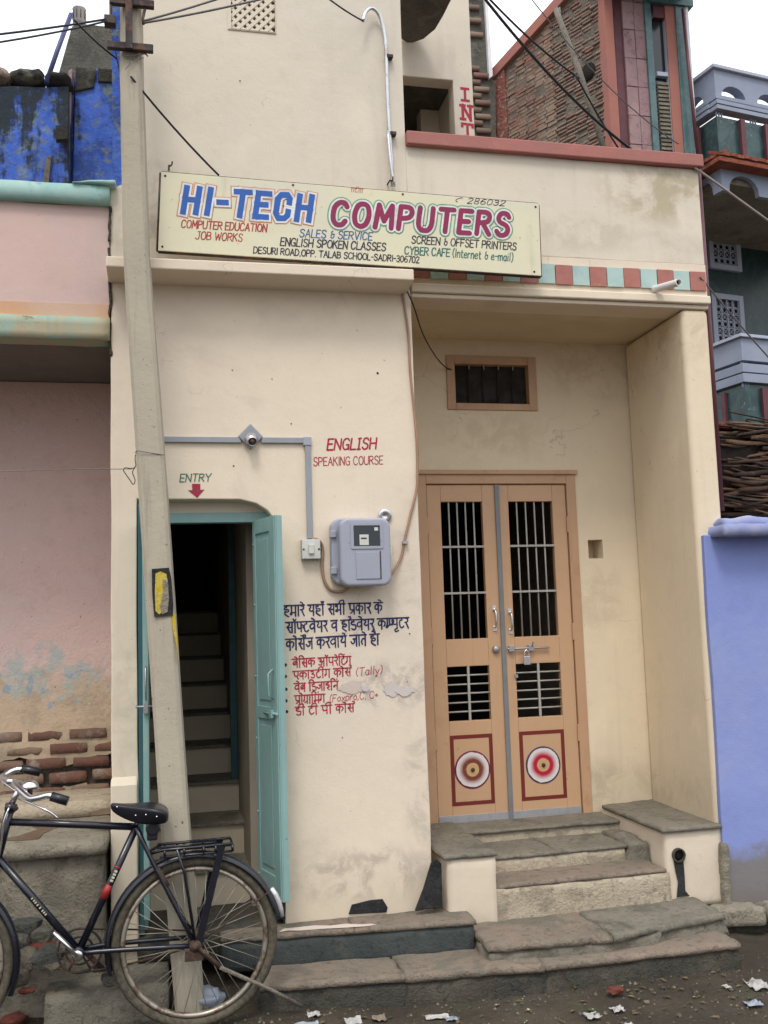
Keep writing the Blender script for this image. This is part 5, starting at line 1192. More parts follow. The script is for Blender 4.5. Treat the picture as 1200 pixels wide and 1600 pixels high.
MB().tube([seat_cl, b_(217,1272)], .012, 8).tube([b_(222,1284,-.03), b_(250,1276,-.06)], .005, 6).tube([b_(222,1284,.03), b_(250,1276,.06)], .005, 6).build('seat_post', 'chrome', BK)
for (px, py) in ((183,1261),(212,1274),(228,1273),(245,1276)): 
    q_ = b_(px, py, -.095 if px > 200 else -.03); MB().lathe([(.004,0),(.003,.004)], q_, (0,-1,0), 8).build('saddle_rivet', 'chrome', so_)
tb_ = b_(238,1291); MB().tube([tb_+Vector((.002,-.055,.0)), tb_+Vector((.002,.055,.0))], [.03,.03], 10).box(tb_.x-.022, tb_.x+.022, yb-.05, yb+.05, tb_.z-.05, tb_.z+.03).build('tool_bag', 'leather', BK, bevel=.006)
# head, handlebar
hb = MB(); stem = b_(33,1228)
hb.tube([b_(17,1258), stem], .0125, 10).tube(curve_pts([stem, stem+Vector((-.03,0,.018)), stem+Vector((-.055,0,.022))]), .012, 10)
cbar = stem+Vector((.0,0,.008))
g1 = [cbar, at(22,1224,yb-.06), at(45,1246,yb-.20), at(58,1247,yb-.24), at(75,1243,yb-.26), at(84,1245,yb-.27)]
g2 = [cbar, at(18,1222,yb+.08), at(3,1216,yb+.20), at(10,1209,yb+.24), at(24,1203,yb+.26), at(36,1202,yb+.26)]
hb.tube(curve_pts(g1, 5), .0128, 10).tube(curve_pts(g2, 5), .0128, 10); hb.build('handlebar', 'chrome', BK)
MB().tube([at(80,1244,yb-.268), at(106,1252,yb-.275)], .0185, 10).build('grip', 'leather', BK)
MB().tube([at(33,1201,yb+.26), at(63,1207,yb+.265)], .0185, 10).build('grip', 'leather', BK)
MB().tube(curve_pts([at(30,1248,yb-.12), at(48,1255,yb-.2), at(66,1263,yb-.26), at(80,1270,yb-.27), at(91,1279,yb-.27)]), .0045, 6).tube(curve_pts([at(28,1238,yb), at(5,1222,yb+.1), at(-4,1215,yb+.16)]), .0045, 6).build('brake_lever', 'chrome', BK)
q_ = at(47,1230,yb-.10); MB().lathe([(.034,0),(.033,.008),(.026,.02),(.012,.027),(.004,.029)], q_, (.1,-.1,1), 20).build('bell', 'chrome', BK)
MB().tube([q_, q_+Vector((0,0,-.03))], .01, 8).tube([b_(14,1266), b_(24,1258)], .022, 10).build('bell_clamp', 'iron', BK)
MB().tube(curve_pts([at(14,1262,yb-.03), at(6,1285,yb-.04), at(0,1330,yb-.035), b_(-10,1370,-.04)]), .004, 6).build('brake_rod', 'chrome', BK)
# crank, chainwheel, chain, pedals
cw = bb+Vector((.0,.045,-.012)); ck = MB(); ck.ring(cw, .088, .005, (0,1,0), 40, 6, flat=1.0).ring(cw, .055, .0045, (0,1,0), 30, 6).ring(cw, .022, .006, (0,1,0), 20, 6)
for i in range(6): a_ = i*math.pi/3; ck.tube([cw+Vector((math.cos(a_)*.02,0,math.sin(a_)*.02)), cw+Vector((math.cos(a_)*.088,0,math.sin(a_)*.088))], .005, 5)
ck.build('chainwheel', 'iron', BK)
c1 = b_(84,1456,-.055); c0 = bb+Vector((0,-.055,0)); MB().tube([c0, c1], [.019,.014], 10, flat=.6).lathe([(.021,-.008),(.021,.010),(.012,.013)], c0, (0,-1,0), 16).build('crank', 'chrome', BK)
c2 = bb+Vector((bb.x-c1.x, .06, bb.z-c1.z)); MB().tube([bb+Vector((0,.06,0)), c2], .011, 8).build('crank', 'iron', BK)
for c_, s_ in ((c2, 1),): MB().box(c_.x-.04, c_.x+.035, min(c_.y, c_.y+s_*.09), max(c_.y, c_.y+s_*.09), c_.z-.012, c_.z+.012).build('pedal', 'rubber', BK, bevel=.004)
ch_ = MB(); hc = hub+Vector((0,.045,0))
ch_.tube([cw+Vector((0,0,.088)), hc+Vector((0,0,.03))], .004, 5).tube(sag(cw+Vector((0,0,-.088)), hc+Vector((0,0,-.03)), .012), .0045, 5).ring(hc, .032, .006, (0,1,0), 18, 6)
ch_.build('chain', 'rust', BK)
st_ = MB(); st_.tube([b_(345,1512,-.07), hub+Vector((.0,-.07,-.0)), hub+Vector((.0,.07,-.0)), b_(345,1512,.09)], .0105, 8)
st_.build('stand', 'rust', BK); st_ = MB(); st_.lathe([(.028,0),(.028,.008),(.012,.02),(.008,.03)], hub+Vector((0,-.06,0)), (0,-1,0), 14).box(hub.x-.045, hub.x+.03, yb-.068, yb-.062, hub.z-.06, hub.z-.02)
st_.build('axle_nut', 'rust', BK)
# decals: red and cream bands on the seat tube, cream marks on the down tube
def band(p, q_, t0, t1, r_, mat): a_, b2 = Vector(p).lerp(q_, t0), Vector(p).lerp(q_, t1); MB().tube([a_, b2], r_, 12).build('decal', mat, BK)
band(bb, seat_cl, .42, .53, .0158, 'decal_red'); band(bb, seat_cl, .665, .68, .0158, 'decal_red')
def chip(p, q_, t_, l_, w__, side):             # small worn letters of a transfer along a tube, on the side towards the road
    a_ = Vector(p).lerp(q_, t_); b2 = Vector(p).lerp(q_, t_+l_); o_ = Vector((0,-.0158,0)); u_ = (b2-a_).normalized().cross(Vector((0,1,0)))*w__
    MB().prism([a_-u_+o_, b2-u_+o_, b2+u_+o_, a_+u_+o_], (0,-.0012,0)).build('decal', 'decal_cream', BK)
for t_ in (.56,.585,.61,.635): chip(bb, seat_cl, t_, .016, .006, 0)
for t_ in (.40,.42,.44,.47,.50,.525,.545,.57): chip(bb, head_b, t_, .010, .0045, 0)
MB().tube([b_(345,1512,-.09), b_(420,1545,-.02), b_(470,1571,.03)], .009, 6).build('stick', 'wood', label='thin pale stick leaning on the ground behind the rear wheel', cat='stick')

# ================================================================== pink house on the left
PH = thing('pink_house', (-1.5, .4, 0), 'weathered pink house on the left with aqua bands and a raised porch', 'house')
xr = XL-.003; xl = -3.2
MB().box(-.32, xr-.002, .142, .86, 3.17, 3.72).build('roof_return_wall', 'pink', PH)
MB().prism(wob([(xl,-.0,3.17),(xr-.004,-.0,3.17),(xr-.004,.0,3.735),(xl,.0,3.735)], .003), (0,.14,0)).build('parapet_wall', 'pink', PH)
MB().box(xl, xr-.006, -.006, .02, 3.164, 3.235).build('orange_skirt', 'orange_skirt', PH)
mb = MB().rough([(xl,-.035),(xr-.0,-.035),(xr-.0,.12),(xl,.12)], 3.737, 3.83, .003, .05, 5, 0).build('aqua_coping', 'teal_band', PH)
MB().rough([(-.42,-.05),(xr+.03,-.05),(xr+.03,.1),(-.42,.1)], 3.832, 3.86, .006, .03, 6, 1, [3.835,3.862,3.862,3.835]).build('aqua_coping_end', 'teal_band', PH)
MB().rough([(xl,-.03),(xr+.0,-.03),(xr+.0,.10),(xl,.10)], 3.052, 3.163, .004, .04, 7, 0).build('worn_aqua_band', 'teal_worn', PH)
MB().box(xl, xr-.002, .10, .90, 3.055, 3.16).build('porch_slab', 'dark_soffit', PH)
a_, b2 = at(171,322,-.01), at(171,556,-.01)
for i in range(4):
    z0_, z1_ = b2.z+(a_.z-b2.z)*(i/4+.02*(i % 2)), b2.z+(a_.z-b2.z)*((i+1)/4-.03*((i+1) % 2))
    MB().rough([(a_.x-.003,-.007),(a_.x+.009,-.007),(a_.x+.009,.01),(a_.x-.003,.01)], z0_, z1_, .011, .014, 70+i, lap=0).build('crumbled_joint', 'slab_dark', PH)
# back wall of the porch, its plaster broken away over brick courses
yw = .86
hole = [at(a, b, yw) for a, b in [(-60,1192),(8,1188),(30,1183),(58,1190),(62,1200),(95,1199),(120,1192),(135,1186),(152,1180),(166,1180),(176,1176),(178,1262),(170,1258),(165,1243),(148,1232),(135,1222),(122,1226),(100,1228),(86,1240),(66,1232),(40,1222),(20,1226),(0,1222),(-60,1224)]]
outer = [Vector((-3.2,yw,.3)), Vector((-.22,yw,.3)), Vector((-.22,yw,3.05)), Vector((-3.2,yw,3.05))]
hole = wob(hole, .014, .025, 4)
MB().prism(outer, (0,.03,0), [hole[::-1]]).build('plaster_wall', 'pink_flake', PH)
MB().box(-3.2, -.22, yw+.045, yw+.2, .3, 3.05).build('brick_bed', 'mortar', PH)
br = MB().rough([(-.105,-.03),(.105,-.03),(.105,.03),(-.105,.03)], -.033, .033, .006, .04, 3, lap=1).mesh('brick', 'brick')
zb0 = at(60,1262,yw).z; rs = random.Random(5)
for r_ in range(6):
    z = zb0 + r_*.076
    for k in range(5):
        x = -1.18+(r_ % 2)*.11+k*.225
        inst(br, 'brick', PH, (x+rs.uniform(-.008,.008), yw+.026+rs.uniform(-.008,.006), z+rs.uniform(-.004,.004)), (0, rs.uniform(-.03,.03), rs.uniform(-.04,.04)), (rs.uniform(.9,1.0), 1, rs.uniform(.85,1)))
# raised porch floor: slab over a rendered block, a second low step behind
MB().rough([(-2.6,-.16),(xr-.006,-.20),(xr-.006,.86),(-2.6,.86)], .66, .725, .006, .05, 11).build('porch_floor_slab', 'grey_cement', PH)
MB().rough([(-2.6,-.12),(xr-.02,-.155),(xr-.02,.86),(-2.6,.86)], -.1, .662, .007, .06, 12).build('porch_block', 'grey_cement', PH)
MB().rough([(-2.6,.42),(xr-.006,.40),(xr-.006,.86),(-2.6,.86)], .722, .80, .005, .05, 13).build('porch_ledge', 'cream_riser', PH)
# brown stains on the slab (flat marks on the floor)
for pts, z in (([(0,1312),(30,1306),(60,1296),(50,1292),(75,1287),(100,1288),(92,1294),(68,1302),(60,1311),(30,1314)], .7265), ([(140,1270),(160,1264),(172,1262),(172,1272),(145,1275)], .8020)):
    MB().prism([atz(a, b, z) for a, b in pts], (0,0,.002)).build('brown_stain', 'stain', PH)

# ================================================================== blue house, seen above the pink parapet
BH = thing('blue_house', (-1.3, 2.2, 3.3), 'old ultramarine blue house with black streaked parapet above the pink house', 'house')
y1 = 1.6
MB().prism([at(a, b, y1) for a, b in [(-160,140),(-60,138),(20,134),(70,136),(107,134),(107,330),(-160,330)]], (0,.2,0)).build('stained_wall', 'blue_stained', BH, bevel=.008)
y2 = 1.75
MB().prism([at(a, b, y2) for a, b in [(118,106),(178,108),(178,330),(112,330)]], (0,.25,0)).build('blue_pier', 'blue_old', BH, bevel=.008)
MB().prism([at(a, b, y2-.02) for a, b in [(118,104),(150,106),(150,118),(147,128),(147,136),(118,142)]], (0,.1,0)).build('mossy_cap', 'black_moss', BH, bevel=.006)
MB().prism([at(a, b, y2-.02) for a, b in [(153,106),(178,108),(178,128),(153,127)]], (0,.1,0)).build('mossy_cap', 'black_moss', BH, bevel=.006)
MB().prism([at(a, b, y2+.08) for a, b in [(88,150),(116,120),(112,330),(82,330)]], (0,.1,0)).build('recess_wall', 'blue_old', BH)
for i in range(9): 
    yy = 232+i*8; MB().prism([at(a, b, y2-.02) for a, b in [(83,yy),(98,yy-1),(98,yy+2),(83,yy+3)]], (0,.03,0)).build('recess_rung', 'black_moss', BH)
MB().prism([at(a, b, y2-.05) for a, b in [(107,110),(113,106),(104,300),(98,300)]], (0,.1,0)).build('corner_moulding', 'mauve_stone', BH, bevel=.006)
MB().prism([at(a, b, y1-.03) for a, b in [(72,245),(80,243),(74,305),(64,305)]], (0,.03,0)).build('slanting_board', 'wood', BH)
MB().prism([at(a, b, y1-.08) for a, b in [(87,196),(106,196),(106,216),(87,218)]], (0,.05,0)).build('niche_shade', 'black_moss', BH)  # raised black block stands in for the shade of a niche
for (cx_, cy_, rx_, rz_, mt, sd_i) in ((-2,124,21,15,'slab_pink',1),(46,127,27,13,'black_moss',2),(93,134,20,10,'black_moss',3),(-60,130,30,14,'black_moss',4)):
    c_ = at(cx_, cy_, y1+.08); k_ = (at(cx_+1, cy_, y1+.08)-c_).length
    MB().blob(c_, (rx_*k_*1.05, .13, rz_*k_*.95), sd_i, 3, .4).build('parapet_capstone', mt, BH)
y3 = 2.1
MB().prism([at(a, b, y3) for a, b in [(84,140),(112,40),(126,36),(200,44),(200,330),(84,330)]], (0,.15,0)).build('grey_gable', 'grey_render', BH, bevel=.01)
cw_ = at(124, 36, 1.95); rk = (at(135,26,1.95)-at(124,26,1.95)).length; ht = (at(124,14,1.95)-cw_).z
cn = thing('vent_cowl', tuple(cw_), 'white ribbed round vent cowl on top of the grey gable', 'vent cowl')
MB().lathe([(rk*.92,0),(rk*.92,ht*.9),(rk*1.02,ht*.92),(rk*.95,ht*1.02),(rk*.5,ht*1.08)], cw_, (0,0,1), 20).build('drum', 'white_pipe', cn)
for i in range(10):
    a_ = i*math.pi/5; MB().tube([cw_+Vector((math.cos(a_)*rk*.93, math.sin(a_)*rk*.93, ht*.15)), cw_+Vector((math.cos(a_)*rk*.93, math.sin(a_)*rk*.93, ht*.75))], rk*.07, 5).build('rib', 'iron', cn)
MB().tube([at(111,22,1.7), at(90,78,1.62), at(72,130,1.55)], .016, 8).build('blue_pole', paint('blue_pole_paint', (.03,.035,.13), .5), label='thin blue pole leaning from the parapet to the vent cowl', cat='pole')
# blue pilaster between the pole and the pink house
MB().prism([at(a, b, .14) for a, b in [(174,-40),(196,-40),(196,302),(176,302)]], (0,.12,0)).build('blue_pilaster', 'blue_bright', label='narrow bright blue pilaster seen just left of the concrete pole', cat='pilaster')

# ================================================================== blue wall on the right
BW = thing('blue_side_wall', (3.2, -.1, 0), 'lavender blue plastered wall right of the steps with a lumpy coping', 'wall')
xb0 = 2.868
MB().prism(wob([(xb0,-.028,-.1),(5.5,-.028,-.1),(5.5,-.028,2.06),(xb0+.012,-.028,2.06)], .004), (0,.15,0)).build('wall_face', 'blue_wall', BW, bevel=.006)
MB().rough([(xb0+.055,-.165),(5.5,-.165),(5.5,.12),(xb0+.055,.12)], 2.045, 2.105, .005, .025, 31, 0, None, .02).build('coping_ledge', 'blue_cap', BW)
MB().rough([(xb0+.09,-.11),(3.24,-.11),(3.24,.1),(xb0+.09,.1)], 2.09, 2.15, .012, .025, 32, 1, None, .03).build('coping_lump', 'blue_cap', BW)
MB().rough([(3.2,-.12),(5.5,-.12),(5.5,.1),(3.2,.1)], 2.09, 2.13, .02, .03, 33, 1, None, .03).build('coping_lump', 'blue_cap', BW)
# rounded damp foot of the wall and its cement gutter lip
MB().rough([(2.846,-.052),(2.895,-.052),(2.895,.02),(2.846,.02)], .08, .44, .010, .02, 35, lap=3).build('rounded_corner', 'grey_cement', BW)
MB().rough([(2.70,-.10),(3.02,-.155),(3.02,.0),(2.78,.0)], .03, .125, .008, .025, 36, lap=2).build('gutter_lip', 'grey_cement', BW)
MB().rough([(3.02,-.155),(5.2,-.19),(5.2,.0),(3.02,.0)], .03, .125, .008, .04, 37, lap=2).build('gutter_lip', 'grey_cement', BW)
MB().rough([(2.76,-.07),(5.2,-.14),(5.2,.0),(2.80,.0)], -.12, .04, .01, .04, 38, lap=1).build('gutter_base', 'slab_dark', BW)

# ================================================================== brushwood pile over the blue wall
BP = thing('brushwood_pile', (3.5, .6, 2.2), 'dark stack of dry sticks piled behind the blue wall', 'brushwood')
MB().rough([(3.03,.30),(5.2,.30),(5.2,1.6),(3.03,1.6)], 1.9, 2.70, .05, .12, 41).build('pile_core', 'shade_black', BP)
rs = random.Random(11); 
tw_ = []
for k in range(5):
    pts = [Vector((-.5+i*.2, rs.uniform(-.012,.012), rs.uniform(-.018,.018))) for i in range(6)]
    tw_.append(MB().tube(curve_pts(pts, 2), [ (.008-.0004*i)*(1 if i else .7) for i in range(11)], 5).mesh('stick', 'twig'))
for i in range(298):
    z = rs.uniform(2.18, 2.76); y = .27-.03*rs.random()+(z-2.2)*.18
    inst(tw_[i % 5], 'stick', BP, (rs.uniform(3.58, 4.5), y-.03, z), (0, rs.uniform(-.13,.13), rs.uniform(-.12,.12)), (rs.uniform(.6,1.1), 1, rs.choice([.7,1,1.3,1.9])))
for i in range(14):
    x = rs.uniform(3.12, 4.2); MB().rough([(x,.34),(x+.14,.34),(x+.14,.45),(x,.45)], 2.73, 2.752+rs.uniform(0,.02), .012, .04, 60+i).build('tile_shard', 'twig_red', BP)

# ================================================================== brick house behind
BR = thing('brick_house', (3.6, 3.2, 3.0), 'tall bare brick house behind with red coping, mauve cladding and a narrow window', 'house')
yk = 3.2
def k_(px, py, dy=0): return at(px, py, yk+dy)
WO = k_(951,200); WO = Vector((WO.x, yk-.10, 0)); AZ = R(25.6)
wa = Vector((-math.sin(AZ), math.cos(AZ), 0)); wn_ = Vector((-math.cos(AZ), -math.sin(AZ), 0))
def wp(px, py, off=0.):                          # photo point on the receding side wall, as distance along it and height
    d_ = ray(px, py); o_ = WO + wn_*off; t_ = (o_-CAM).dot(wn_)/d_.dot(wn_); q = CAM+d_*t_; return (q-o_).dot(wa), q.z
def wv(u, z, off=0.): q = WO + wa*u + wn_*off; return Vector((q.x, q.y, z))
uL = wp(771,200)[0]; zbot = min(wp(771,300)[1], wp(950,300)[1])
uA, zA = wp(768,124); uB, zB = wp(900,-22); slp = (zB-zA)/(uB-uA)
def ztop(u): return zA+(u-uA)*slp
bed = [wv(0,zbot), wv(uL,zbot), wv(uL,ztop(uL)), wv(0,ztop(0))]
MB().prism(bed, wn_*-.25).build('wall_bed', 'mortar', BR)
RZ = math.atan2(wa.y, wa.x)
bk_me = MB().rough([(-.5,-.5),(.5,-.5),(.5,.5),(-.5,.5)], -.5, .5, .03, .5, 2, lap=0).mesh('brick', 'brick_far')
cell = []; z = zbot; r_ = 0; bw_, bh_ = .125, .036
while z < ztop(0):
    u = -(.10 if r_ % 2 else 0)
    while u < uL:
        if z < ztop(u+.1)-.08 and u > -.02: cell.append((u+.10, z, r_))
        u += bw_
    z += bh_; r_ += 1
rs = random.Random(21); cell = [c for c in cell if z > 0 and c[1] > 5.2]; cell.sort(key=lambda q: q[0]+.0*q[1])
hu, hz = wp(919,113); rest = MB()
RT = Matrix.Rotation(RZ, 4, 'Z')
for i, (u, z, r_) in enumerate(cell):
    if (u-hu)**2+(z-hz)**2 < .010: continue
    if rs.random() < .04+.10*max(0, mnoise.noise(Vector((u*3, z*3, 1)))): continue               # a brick fallen out or buried in mortar
    sx_, sz_ = bw_*rs.uniform(.84,.95), bh_*rs.uniform(.70,.88); c_ = wv(u+rs.uniform(-.006,.006), z+rs.uniform(-.005,.005), rs.uniform(-.030,-.020)+.010*mnoise.noise(Vector((u*5, z*5, 0))))
    if i < 300: inst(bk_me, 'brick', BR, c_, (0, 0, RZ+rs.uniform(-.06,.06)), (sx_, .06, sz_))
    else: rest.box(-sx_/2, sx_/2, -.03, .03, -sz_/2, sz_/2, Matrix.Translation(c_) @ RT)
if rest.v: rest.build('brickwork', 'brick_upper', BR, kind='stuff')
MB().lathe([(.10,-.02),(.09,.012)], wv(hu, hz), tuple(wn_), 9).build('hole_shade', 'shade_black', BR)  # black disc takes the place of shade in a wall hole
def wbox(u0, z0, u1, z1, w__, off, th, name, mat):
    p, q = Vector((u0, z0)), Vector((u1, z1)); n2 = Vector((-(q-p).y, (q-p).x)).normalized()*w__
    MB().prism([wv(*(p-n2), off), wv(*(q-n2), off), wv(*(q+n2), off), wv(*(p+n2), off)], wn_*-th).build(name, mat, BR, bevel=.006)
wbox(uA+.1, ztop(uA+.1), -.1, ztop(-.1), .055, .05, .34, 'raking_coping', 'red_orange')
# the grey brick pier at its far end, facing the street
yp = wv(uL, 0).y - .12
def kp(px, py, dy=0): return at(px, py, yp+dy)
MB().prism([kp(a, b) for a, b in [(722,-40),(757,-40),(768,122),(775,128),(777,300),(725,300)]], (0,.3,0)).build('grey_pier', 'grey_render', BR, bevel=.01)
sp = .19; z = kp(745,270).z; r_ = 0
while z < kp(745,-15).z:
    pxr = 757+(768-757)*max(0, min(1, (kp(757,0).z-z)/(kp(757,0).z-kp(768,122).z)))
    xe = kp(pxr, 60).x-.05; x = xe-(r_ % 2)*.09-.09
    while x > kp(733,60).x:
        if rs.random() < .6: inst(bk_me, 'brick', BR, (x, yp-.004+rs.uniform(-.008,.006), z), (0,0,rs.uniform(-.05,.05)), (.155, .05, .052))
        x -= sp
    z += .075; r_ += 1
MB().prism([kp(a, b, -.05) for a, b in [(756,-30),(760,-30),(770,118),(765,122)]], (0,.05,0)).build('white_pipe_strip', 'white_wash', BR)
MB().prism([wv(uL-.02, zbot, .03), wv(uL-.22, zbot, .015), wv(uL-.22, ztop(uL), .03), wv(uL-.02, ztop(uL), .03)], wn_*-.05).build('red_brick_edge', 'brick_red_edge', BR)

# corner strips and cladding right of the brick
def vs_(x0, x1, mat, name, dy, th=.1, y0=-60, y1=300, lab=None):
    xa, xb2 = k_(x0[0], 120, dy).x, k_(x0[1], 120, dy).x
    return MB().box(xa, xb2, yk+dy, yk+dy+th, k_(900,300).z, k_(900,-120).z).build(name, mat, BR, bevel=.006)
vs_((950,964), 0, 'red_orange', 'corner_strip', -.14, .2)
vs_((964,977), 0, 'maroon', 'maroon_strip', -.08, .12)
xa, xb2 = k_(978,120,-.10).x, k_(1014,120,-.10).x; zc0 = k_(990,270,-.10).z
cm = MB().box(0, (xb2-xa)/2-.006, 0, .05, 0, .275).mesh('cladding_slab', 'mauve_stone')
for i in range(8):
    for j in range(2): inst(cm, 'cladding_slab', BR, (xa+j*(xb2-xa)/2+.003, yk-.10-.004*((i+j) % 2), zc0+i*.282), (0,0,0))
vs_((1014,1024), 0, 'marble_teal', 'marble_strip', -.13, .12)
vs_((1062,1078), 0, 'marble_teal', 'marble_strip', -.13, .12)
vs_((1046,1062), 0, 'red_orange', 'red_jamb', -.115, .1)
vs_((1078,1083), 0, 'white_wash', 'edge_strip', -.125, .1)
# narrow window: dark head, pale frame, louvred lower part
xa, xb2 = k_(1024,120,-.06).x, k_(1046,120,-.06).x; zt_, zm, zl2 = k_(1035,14,-.06).z, k_(1037,118,-.06).z, k_(1040,262,-.06).z
wn = MB().box(xb2-.034, xb2-.004, yk-.10, yk-.04, zl2, zt_-.14).box(xa, xb2-.034, yk-.10, yk-.04, zm-.03, zm+.012).build('window', 'lilac_pale', BR, bevel=.003)
MB().box(xa, xb2, yk-.055, yk-.04, zl2, zt_).build('pane', 'glass_dark', wn)
MB().box(xa, xb2+.10, yk-.10, yk-.045, zt_-.12, zt_).build('window_head', 'maroon', wn)
lm = MB().box(0, xb2-xa-.038, 0, .03, 0, .032).mesh('louvre', 'slab_grey'); n_l = int((zm-.04-zl2)/.040)
for i in range(n_l): inst(lm, 'louvre', wn, (xa+.002, yk-.095, zl2+i*.040), (R(-18),0,0))
# marble lintel and projecting roof slab at the very top right
ta = k_(1014,10,-.14); tb2 = k_(1083,14,-.14)
MB().box(ta.x, tb2.x, yk-.15, yk+.1, zt_+.001, zt_+.09).build('marble_lintel', 'marble_teal', BR)
MB().box(ta.x-.5, k_(1100,6,-.45).x, yk-.55, yk+.1, zt_+.10, zt_+.22).build('roof_slab', 'grey_render', BR, bevel=.01)
MB().tube([k_(1067,14,-.2), k_(1092,262,-.2)], .016, 8).build('edge_pipe', 'maroon', BR)
MB().tube([(XR+.035,.06,2.2), (XR+.035,.06,4.22)], .014, 10).build('maroon_fringe_tube', 'maroon', label='thin maroon tube added for the purple lens fringe along the right edge of the cream shop', cat='fringe tube')  # added tube, its maroon stands in for the lens's purple edge fringe
# wooden prop leaning in front of the brick
MB().tube([at(868,14,2.6), at(905,110,2.4), at(946,240,2.1)], .024, 8).tube([at(874,12,2.6), at(876,30,2.58)], .01, 6).build('wooden_prop', 'wood', label='grey wooden pole leaning diagonally across the bare brick wall', cat='pole')

# ================================================================== green marble house, far right (turned a little)
GH = bpy.data.objects.new('green_house', None); col.objects.link(GH)
g0 = Vector((5.10, 3.0, 0)); GH.location = g0; GH.rotation_euler = (0, 0, R(10)); W[GH] = Vector((0, 0, 0))
tag(GH, 'dark green marble house with lilac scalloped balconies at the far right', 'house')
GT = Matrix.Translation(g0) @ Matrix.Rotation(R(10), 4, 'Z')
def GB(m, name, mat, bevel=0, par=None, **k): return m.build(name, mat, par or GH, bevel, **k)
# a pixel on the front face, or on the left side face, in the house's own axes
GI = GT.inverted()
def gf(px, py, d_=0.):          # local plane y = d_
    o_ = GI @ CAM; dd = GI.to_3x3() @ ray(px, py); return o_ + dd*((d_-o_.y)/dd.y)
def gz(px, py, d_=0.): return gf(px, py, d_).z
X1 = 2.6; DP = 1.3                                # front length, balcony depth
# house body behind the balconies
GB(MB().box(.02, 3.2, DP, DP+3, 0, 6.0), 'house_wall', 'marble_dark')
GB(MB().box(-.05, .03, .9, DP+3, 0, 6.0), 'corner_wall', 'maroon')
zr1, zr0 = gz(1114,107), gz(1118,142)
def scal(x0, x1, zt_, zb_, rise, n, dirv, th, name, mat, base=0.):
    # beam with arches cut from its underside; runs along local x (dirv=0) or local y (dirv=1)
    P = [(x0, zt_), (x0, zb_)]; w__ = (x1-x0)/n
    for i in range(n):
        a = x0+i*w__
        P += [(a+w__*.16, zb_)]
        for k in range(1, 10):
            t_ = math.pi*k/10; P.append((a+w__*.16+w__*.34*(1-math.cos(t_)), zb_+rise*math.sin(t_)**.8))
        P += [(a+w__*.84, zb_), (a+w__, zb_)]
    P += [(x1, zt_)]
    if dirv == 0: return GB(MB().prism([(a, base, b) for a, b in P], (0, th, 0)), name, mat, .0)
    return GB(MB().prism([(base, a, b) for a, b in P], (th, 0, 0)), name, mat, .0)
scal(0, X1, zr1, zr0-.06, .14, 6, 0, .10, 'top_rail', 'lilac'); scal(.101, DP, zr1, zr0-.06, .14, 3, 1, .10, 'top_rail', 'lilac', 0.)
GB(MB().box(-.03, X1, -.03, .11, zr1+.001, zr1+.035).box(-.03, .11, .111, DP, zr1+.001, zr1+.035), 'rail_cap', 'lilac_pale', .004)
zb1, zb0_ = gz(1117,147), gz(1119,170)
for i in range(3):
    h_ = (zb1-zb0_)/3; GB(MB().box(-.004*i, X1, -.012-.004*(i % 2), .09, zb0_+h_*i+.004, zb0_+h_*(i+1)-.004).box(-.012-.004*(i % 2), .09, .0905, DP, zb0_+h_*i+.004, zb0_+h_*(i+1)-.004), 'rail_band', 'lilac', .003)
pm_ = MB().box(-.006,.006,-.006,.006,0,1).mesh('baluster', 'lilac')
def bal(x, y, za, zb2):
    for dx in (-.03, 0, .03): o_ = inst(pm_, 'baluster', GH, (x+dx, y+.04, za), (0,0,0), (1,1,zb2-za))
zpt, zpb = gz(1120,178), gz(1124,240)
for x in (.06, .47, .9, 1.33, 1.77, 2.2): bal(x, 0, zb1-.02, zr0-.05); bal(x, 0, zpt-.01, zb0_)
GB(MB().box(.02, X1, .03, .08, zpb, zpt-.002).box(.02, .08, .082, DP, zpb, zpt-.002), 'marble_panel', 'marble')
for i in range(9): GB(MB().box(.30*i+.27, .30*i+.325, -.012, .028, zpb, zpt-.004), 'marble_pilaster', 'maroon', .002)
for i in range(4): GB(MB().box(-.012, .018, .25+.33*i, .30+.33*i, zpb, zpt-.004), 'marble_pilaster', 'maroon', .002)
# little red tiled eave
ze = gz(1125,256)
tm = MB().prism([(0,-.16,ze-zpb),(0,.04,0),(0,.04,.03),(0,-.16,ze-zpb+.03)], (.075,0,0)).mesh('eave_tile', 'tile_roof')
for i in range(36): inst(tm, 'eave_tile', GH, (-.10+i*.082, 0, zpb+(.006 if i % 2 else 0)), (0,0,0))
for i in range(16): inst(tm, 'eave_tile', GH, (0, .02+i*.082, zpb+(.006 if i % 2 else 0)), (0,0,R(-90)))
GB(MB().box(-.15, X1+.2, -.15, DP, ze-.055, ze-.012), 'eave_board', 'tile_roof', .004)
# scalloped fringe and dark balcony underside
zf1, zf0 = ze-.056, gz(1140,288)
scal(-.02, X1, zf1, zf0-.08, .17, 5, 0, .05, 'fringe', 'lilac', -.02); scal(.032, DP, zf1, zf0-.08, .17, 3, 1, .05, 'fringe', 'lilac', -.02)
GB(MB().box(.05, X1, .04, DP, zf1-.10, zf1-.001), 'balcony_underside', 'grey_cement')
